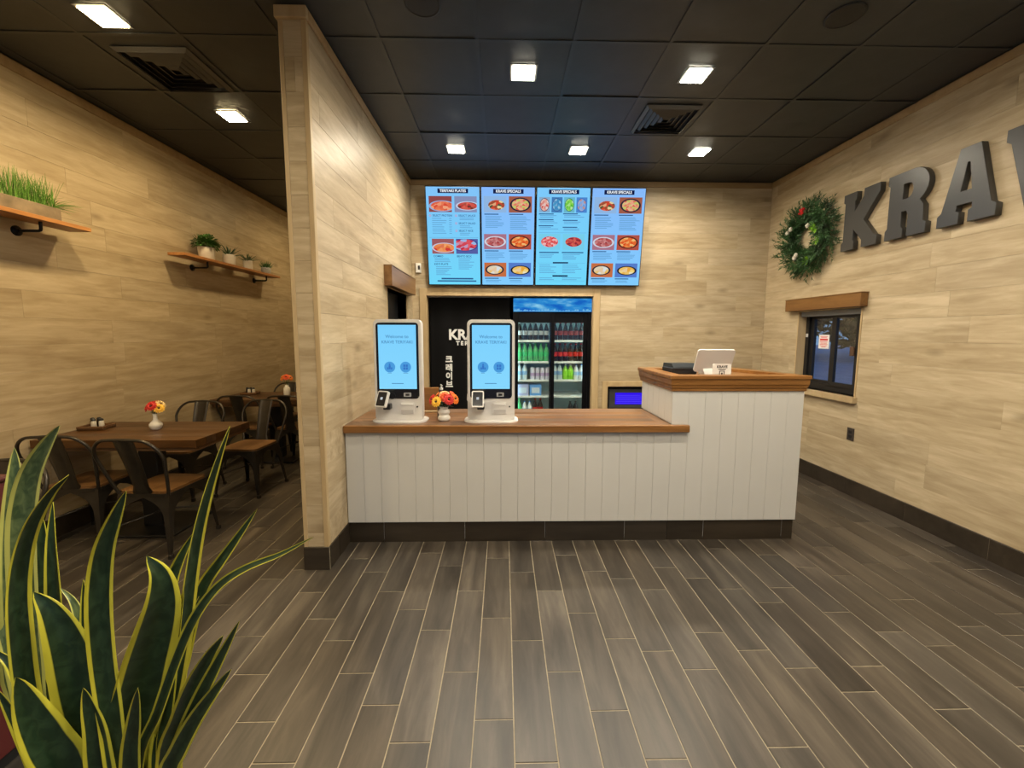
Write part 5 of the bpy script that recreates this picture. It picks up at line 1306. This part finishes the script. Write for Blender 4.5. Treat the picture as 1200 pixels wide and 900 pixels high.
for n_ in lm_lit.node_tree.nodes:
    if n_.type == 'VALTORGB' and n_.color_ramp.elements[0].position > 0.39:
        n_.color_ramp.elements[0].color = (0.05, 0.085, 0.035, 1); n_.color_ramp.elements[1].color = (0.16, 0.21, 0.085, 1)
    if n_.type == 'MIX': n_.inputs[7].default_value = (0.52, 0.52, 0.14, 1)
sp_ = thing('snake_plant', 'tall snake plant with yellow edged sword leaves before the dining tables', 'plant', (-0.80, 0.85, 0))
PB = Vector((-0.80, 0.85, 0.22)); root = Vector((-0.80, 0.85, 0))
MB().lathe([(0.12, 0.0), (0.13, 0.01), (0.165, 0.225), (0.172, 0.235), (0.172, 0.25), (0.155, 0.25), (0.15, 0.20)], 32, cap=True).build('pot', mat('plant_pot', (0.05, 0.012, 0.012), 0.4), sp_)
MB().lathe([(0.0005, 0.212), (0.151, 0.212)], 24, cap=False).build('soil', M_SOIL, sp_)
def catmull(P_, n):
    out = []; Q = [P_[0] * 2 - P_[1]] + P_ + [P_[-1] * 2 - P_[-2]]
    for i in range(1, len(Q) - 2):
        for k in range(n):
            t = k / n; a, b, c_, d_ = Q[i - 1], Q[i], Q[i + 1], Q[i + 2]
            out.append(0.5 * ((2 * b) + (c_ - a) * t + (2 * a - 5 * b + 4 * c_ - d_) * t * t + (3 * b - a - 3 * c_ + d_) * t ** 3))
    out.append(P_[-1]); return out
def snake_leaf(spine, width, depth, twist=0.0, base=(0, 0), pale=False, fold=0.22, peak=0.42):
    """spine in photo crop pixels tip first (857 px = 400 px of the frame); depth of the tip; width in crop px at its broadest"""
    K = 400 / 857; depth *= 0.86; width *= 1.06; base = (base[0] * 0.8, base[1] * 0.8)
    n0 = len(spine); bz = PB + Vector((base[0], base[1], -0.02))
    pts = []
    for i, (a, b) in enumerate(spine):
        f = i / (n0 - 1) * 0.75
        pts.append(at(a * K, 480 + b * K, depth * (1 - f) + bz.y * f))
    if pts[-1].z > bz.z + 0.12:
        mid = pts[-1].lerp(bz, 0.55) + (pts[-1] - pts[-2]) * 0.25; pts.append(mid)
    pts.append(bz); pts.reverse()
    ln = catmull(pts, 5); N = len(ln); W_ = width * K / FPX * depth
    acc = [0.0]
    for i in range(1, N): acc.append(acc[-1] + (ln[i] - ln[i - 1]).length)
    tot = acc[-1]; vs = []; uvs = []
    for q in (0, 1):
        for i in range(N):
            f = acc[i] / tot; t = (ln[min(i + 1, N - 1)] - ln[max(i - 1, 0)]).normalized(); v = (ln[i] - Vector((0, 0, CAMZ))).normalized()
            s_ = t.cross(v).normalized(); nn = s_.cross(t).normalized(); tw = twist * (0.4 + 0.6 * f)
            s_, nn = s_ * math.cos(tw) + nn * math.sin(tw), nn * math.cos(tw) - s_ * math.sin(tw)
            if f < 1 - peak: w = 0.52 + 0.48 * math.sin(PI / 2 * f / (1 - peak))
            else: w = max(0.0, 1 - ((f - 1 + peak) / peak) ** 2.3) ** 0.72
            w = max(w, 0.012) * W_ / 2
            for j in range(7):
                u = j / 3 - 1
                vs.append(ln[i] + s_ * u * w - nn * (1 - u * u) * w * fold * 2 * -1 + nn * (0.0035 * q) * (1 - 0.7 * abs(u)))
                uvs.append(((u + 1) / 2, f * tot))
    fs = []; K2 = 7 * N
    for i in range(N - 1):
        for j in range(6):
            a = i * 7 + j; fs.append((a, a + 1, a + 8, a + 7)); fs.append((K2 + a, K2 + a + 7, K2 + a + 8, K2 + a + 1))
        for j in (0, 6):
            a = i * 7 + j; fs.append((a, a + 7, K2 + a + 7, K2 + a))
    me = bpy.data.meshes.new('leaf'); me.from_pydata([v - root for v in vs], [], fs); me.update()
    uvl = me.uv_layers.new(name='UVMap')
    for lp in me.loops: uvl.data[lp.index].uv = uvs[lp.vertex_index]
    me.polygons.foreach_set('use_smooth', [True] * len(me.polygons))
    obj('leaf', me, lm_lit if pale else lm_, sp_)
LV = [
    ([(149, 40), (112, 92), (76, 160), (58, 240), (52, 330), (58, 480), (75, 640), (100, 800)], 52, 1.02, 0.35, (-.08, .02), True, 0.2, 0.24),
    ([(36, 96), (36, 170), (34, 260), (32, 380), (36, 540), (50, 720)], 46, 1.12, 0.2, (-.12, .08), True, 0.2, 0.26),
    ([(173, 165), (128, 212), (82, 290), (56, 380), (48, 480), (56, 600), (75, 740), (105, 880)], 50, 0.92, -0.5, (-.06, -.06)),
    ([(316, 205), (292, 262), (263, 340), (250, 420), (248, 520), (258, 640), (275, 760), (292, 900)], 52, 0.90, 0.15, (.0, -.08), False, 0.22, 0.28),
    ([(578, 42), (548, 130), (516, 240), (494, 340), (478, 450), (464, 560), (440, 700), (410, 860)], 36, 1.02, -0.75, (.07, .02)),
    ([(645, 250), (602, 312), (552, 382), (512, 440), (482, 520), (455, 640), (420, 800)], 34, 1.10, 0.2, (.09, .06)),
    ([(785, 320), (705, 362), (615, 398), (545, 445), (486, 525), (440, 630), (395, 760), (345, 900)], 27, 0.93, 0.5, (.06, -.07)),
    ([(487, 308), (455, 368), (430, 428), (412, 500), (400, 620), (385, 780)], 42, 1.12, 0.3, (.03, .09)),
    ([(369, 368), (402, 415), (408, 480), (392, 560), (366, 660), (340, 780), (320, 900)], 112, 0.95, -0.25, (.03, -.03)),
    ([(600, 532), (572, 585), (538, 650), (498, 730), (455, 830), (420, 930)], 40, 0.90, 0.3, (.08, -.08)),
    ([(560, 568), (525, 620), (488, 690), (455, 780), (425, 880)], 56, 0.96, -0.2, (.09, -.03)),
    ([(580, 652), (535, 712), (488, 780), (445, 860), (415, 940)], 48, 0.88, 0.2, (.07, -.10)),
    ([(84, 458), (128, 510), (165, 590), (195, 690), (222, 790), (240, 900)], 104, 0.93, 0.2, (-.03, -.05)),
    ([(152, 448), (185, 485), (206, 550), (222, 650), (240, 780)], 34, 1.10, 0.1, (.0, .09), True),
    ([(209, 428), (211, 500), (216, 580), (230, 700), (250, 850)], 30, 1.06, 0.5, (.0, .05)),
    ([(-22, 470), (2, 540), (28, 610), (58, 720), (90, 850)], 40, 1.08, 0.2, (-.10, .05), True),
    ([(40, 672), (78, 760), (122, 840), (165, 920)], 100, 0.86, -0.2, (-.07, -.10)),
    ([(132, 232), (127, 330), (130, 430), (136, 540), (150, 700)], 36, 1.14, 0.6, (-.05, .09)),
    ([(104, 262), (104, 370), (112, 480), (124, 620), (145, 780)], 50, 1.16, 0.1, (-.07, .10)),
    ([(209, 700), (222, 750), (238, 810), (250, 900)], 60, 0.88, 0.15, (-.01, -.10)),
    ([(-20, 600), (30, 645), (75, 730), (120, 840)], 44, 0.98, 0.4, (-.09, -.02)),
    ([(460, 455), (442, 540), (426, 650), (410, 780), (395, 900)], 40, 1.0, 0.6, (.05, .0)),
    ([(500, 470), (472, 560), (446, 690), (420, 850)], 36, 1.05, -0.4, (.06, .05)),
    ([(270, 660), (285, 720), (292, 800), (298, 900)], 30, 1.0, 0.5, (.02, .03)),
    ([(345, 700), (335, 780), (325, 900)], 46, 0.87, 0.3, (.02, -.1)),
    ([(-10, 700), (35, 780), (80, 870), (110, 950)], 40, 0.90, 0.6, (-.1, -.08)),
]
for a in LV: snake_leaf(*a)

# ------------------------------------------------------------------ outside: yard, trees, added bright spot
gr = struct(MB().box(-60, 60, -60, 60, -0.30, -0.13).build('ground_outside', mat('asphalt', (0.30, 0.32, 0.35), 0.6, noise=0.15, nscale=2)))
M_TRK = mat('bark', (0.03, 0.022, 0.016), 0.9); M_CRN = mat('tree_leaf', (0.020, 0.035, 0.018), 0.8, noise=0.5, nscale=1.5)
def tree(x, y, h, r, label, seed):
    t = thing('tree', label, 'tree', (x, y, -0.13), (0, 0, 0), 'trees beyond the pickup window')
    MB().tube([(0, 0, 0), (0.05, 0, h * 0.3), (0, 0.05, h * 0.7)], [0.18, 0.13, 0.06], 8).build('trunk', M_TRK, t)
    m = MB(); rr_ = random.Random(seed)
    for k in range(1500):
        a, b = rr_.uniform(0, 2 * PI), math.acos(rr_.uniform(-1, 1)); q = r * rr_.uniform(0.35, 1.0) ** 0.5
        p_ = Vector((math.cos(a) * math.sin(b) * q, math.sin(a) * math.sin(b) * q, h * 0.55 + math.cos(b) * q * h * 0.46 / r))
        d = Vector((rr_.uniform(-1, 1), rr_.uniform(-1, 1), rr_.uniform(-1, 1))).normalized() * 0.28; e = d.orthogonal().normalized() * 0.16
        m.add([p_ - d, p_ + e, p_ + d, p_ - e, p_ + d.cross(e) * 0.6], [(0, 1, 4), (1, 2, 4), (2, 3, 4), (3, 0, 4), (0, 3, 2, 1)])
    f = m.build('crown', M_CRN, t); f['kind'] = 'stuff'
for i, (x, y, h, r) in enumerate(((18, 30, 7.0, 2.4), (21.5, 24.5, 6.0, 2.4), (27, 27, 7.0, 2.4), (23.5, 32.5, 8.0, 2.4), (30, 33, 8.5, 2.4), (33, 27.5, 8.5, 2.4))):
    tree(x, y, h, r, 'dark leafy tree far beyond the pickup window', i)
bl = thing('bright_spot_globe', 'added glowing globe standing in for a bright spot beyond the pickup window', 'lamp', (16.2, 17.9, -0.13))  # added post and globe, made up to show a distant bright spot
MB().tube([(0, 0, 0), (0, 0, 1.42)], 0.05, 10).build('post', M_BLACK, bl)
MB().ball((0, 0, 1.52), 0.10, 12, 8).build('globe', emis('yard_globe', (0.85, 0.95, 1.0), 6.0), bl)
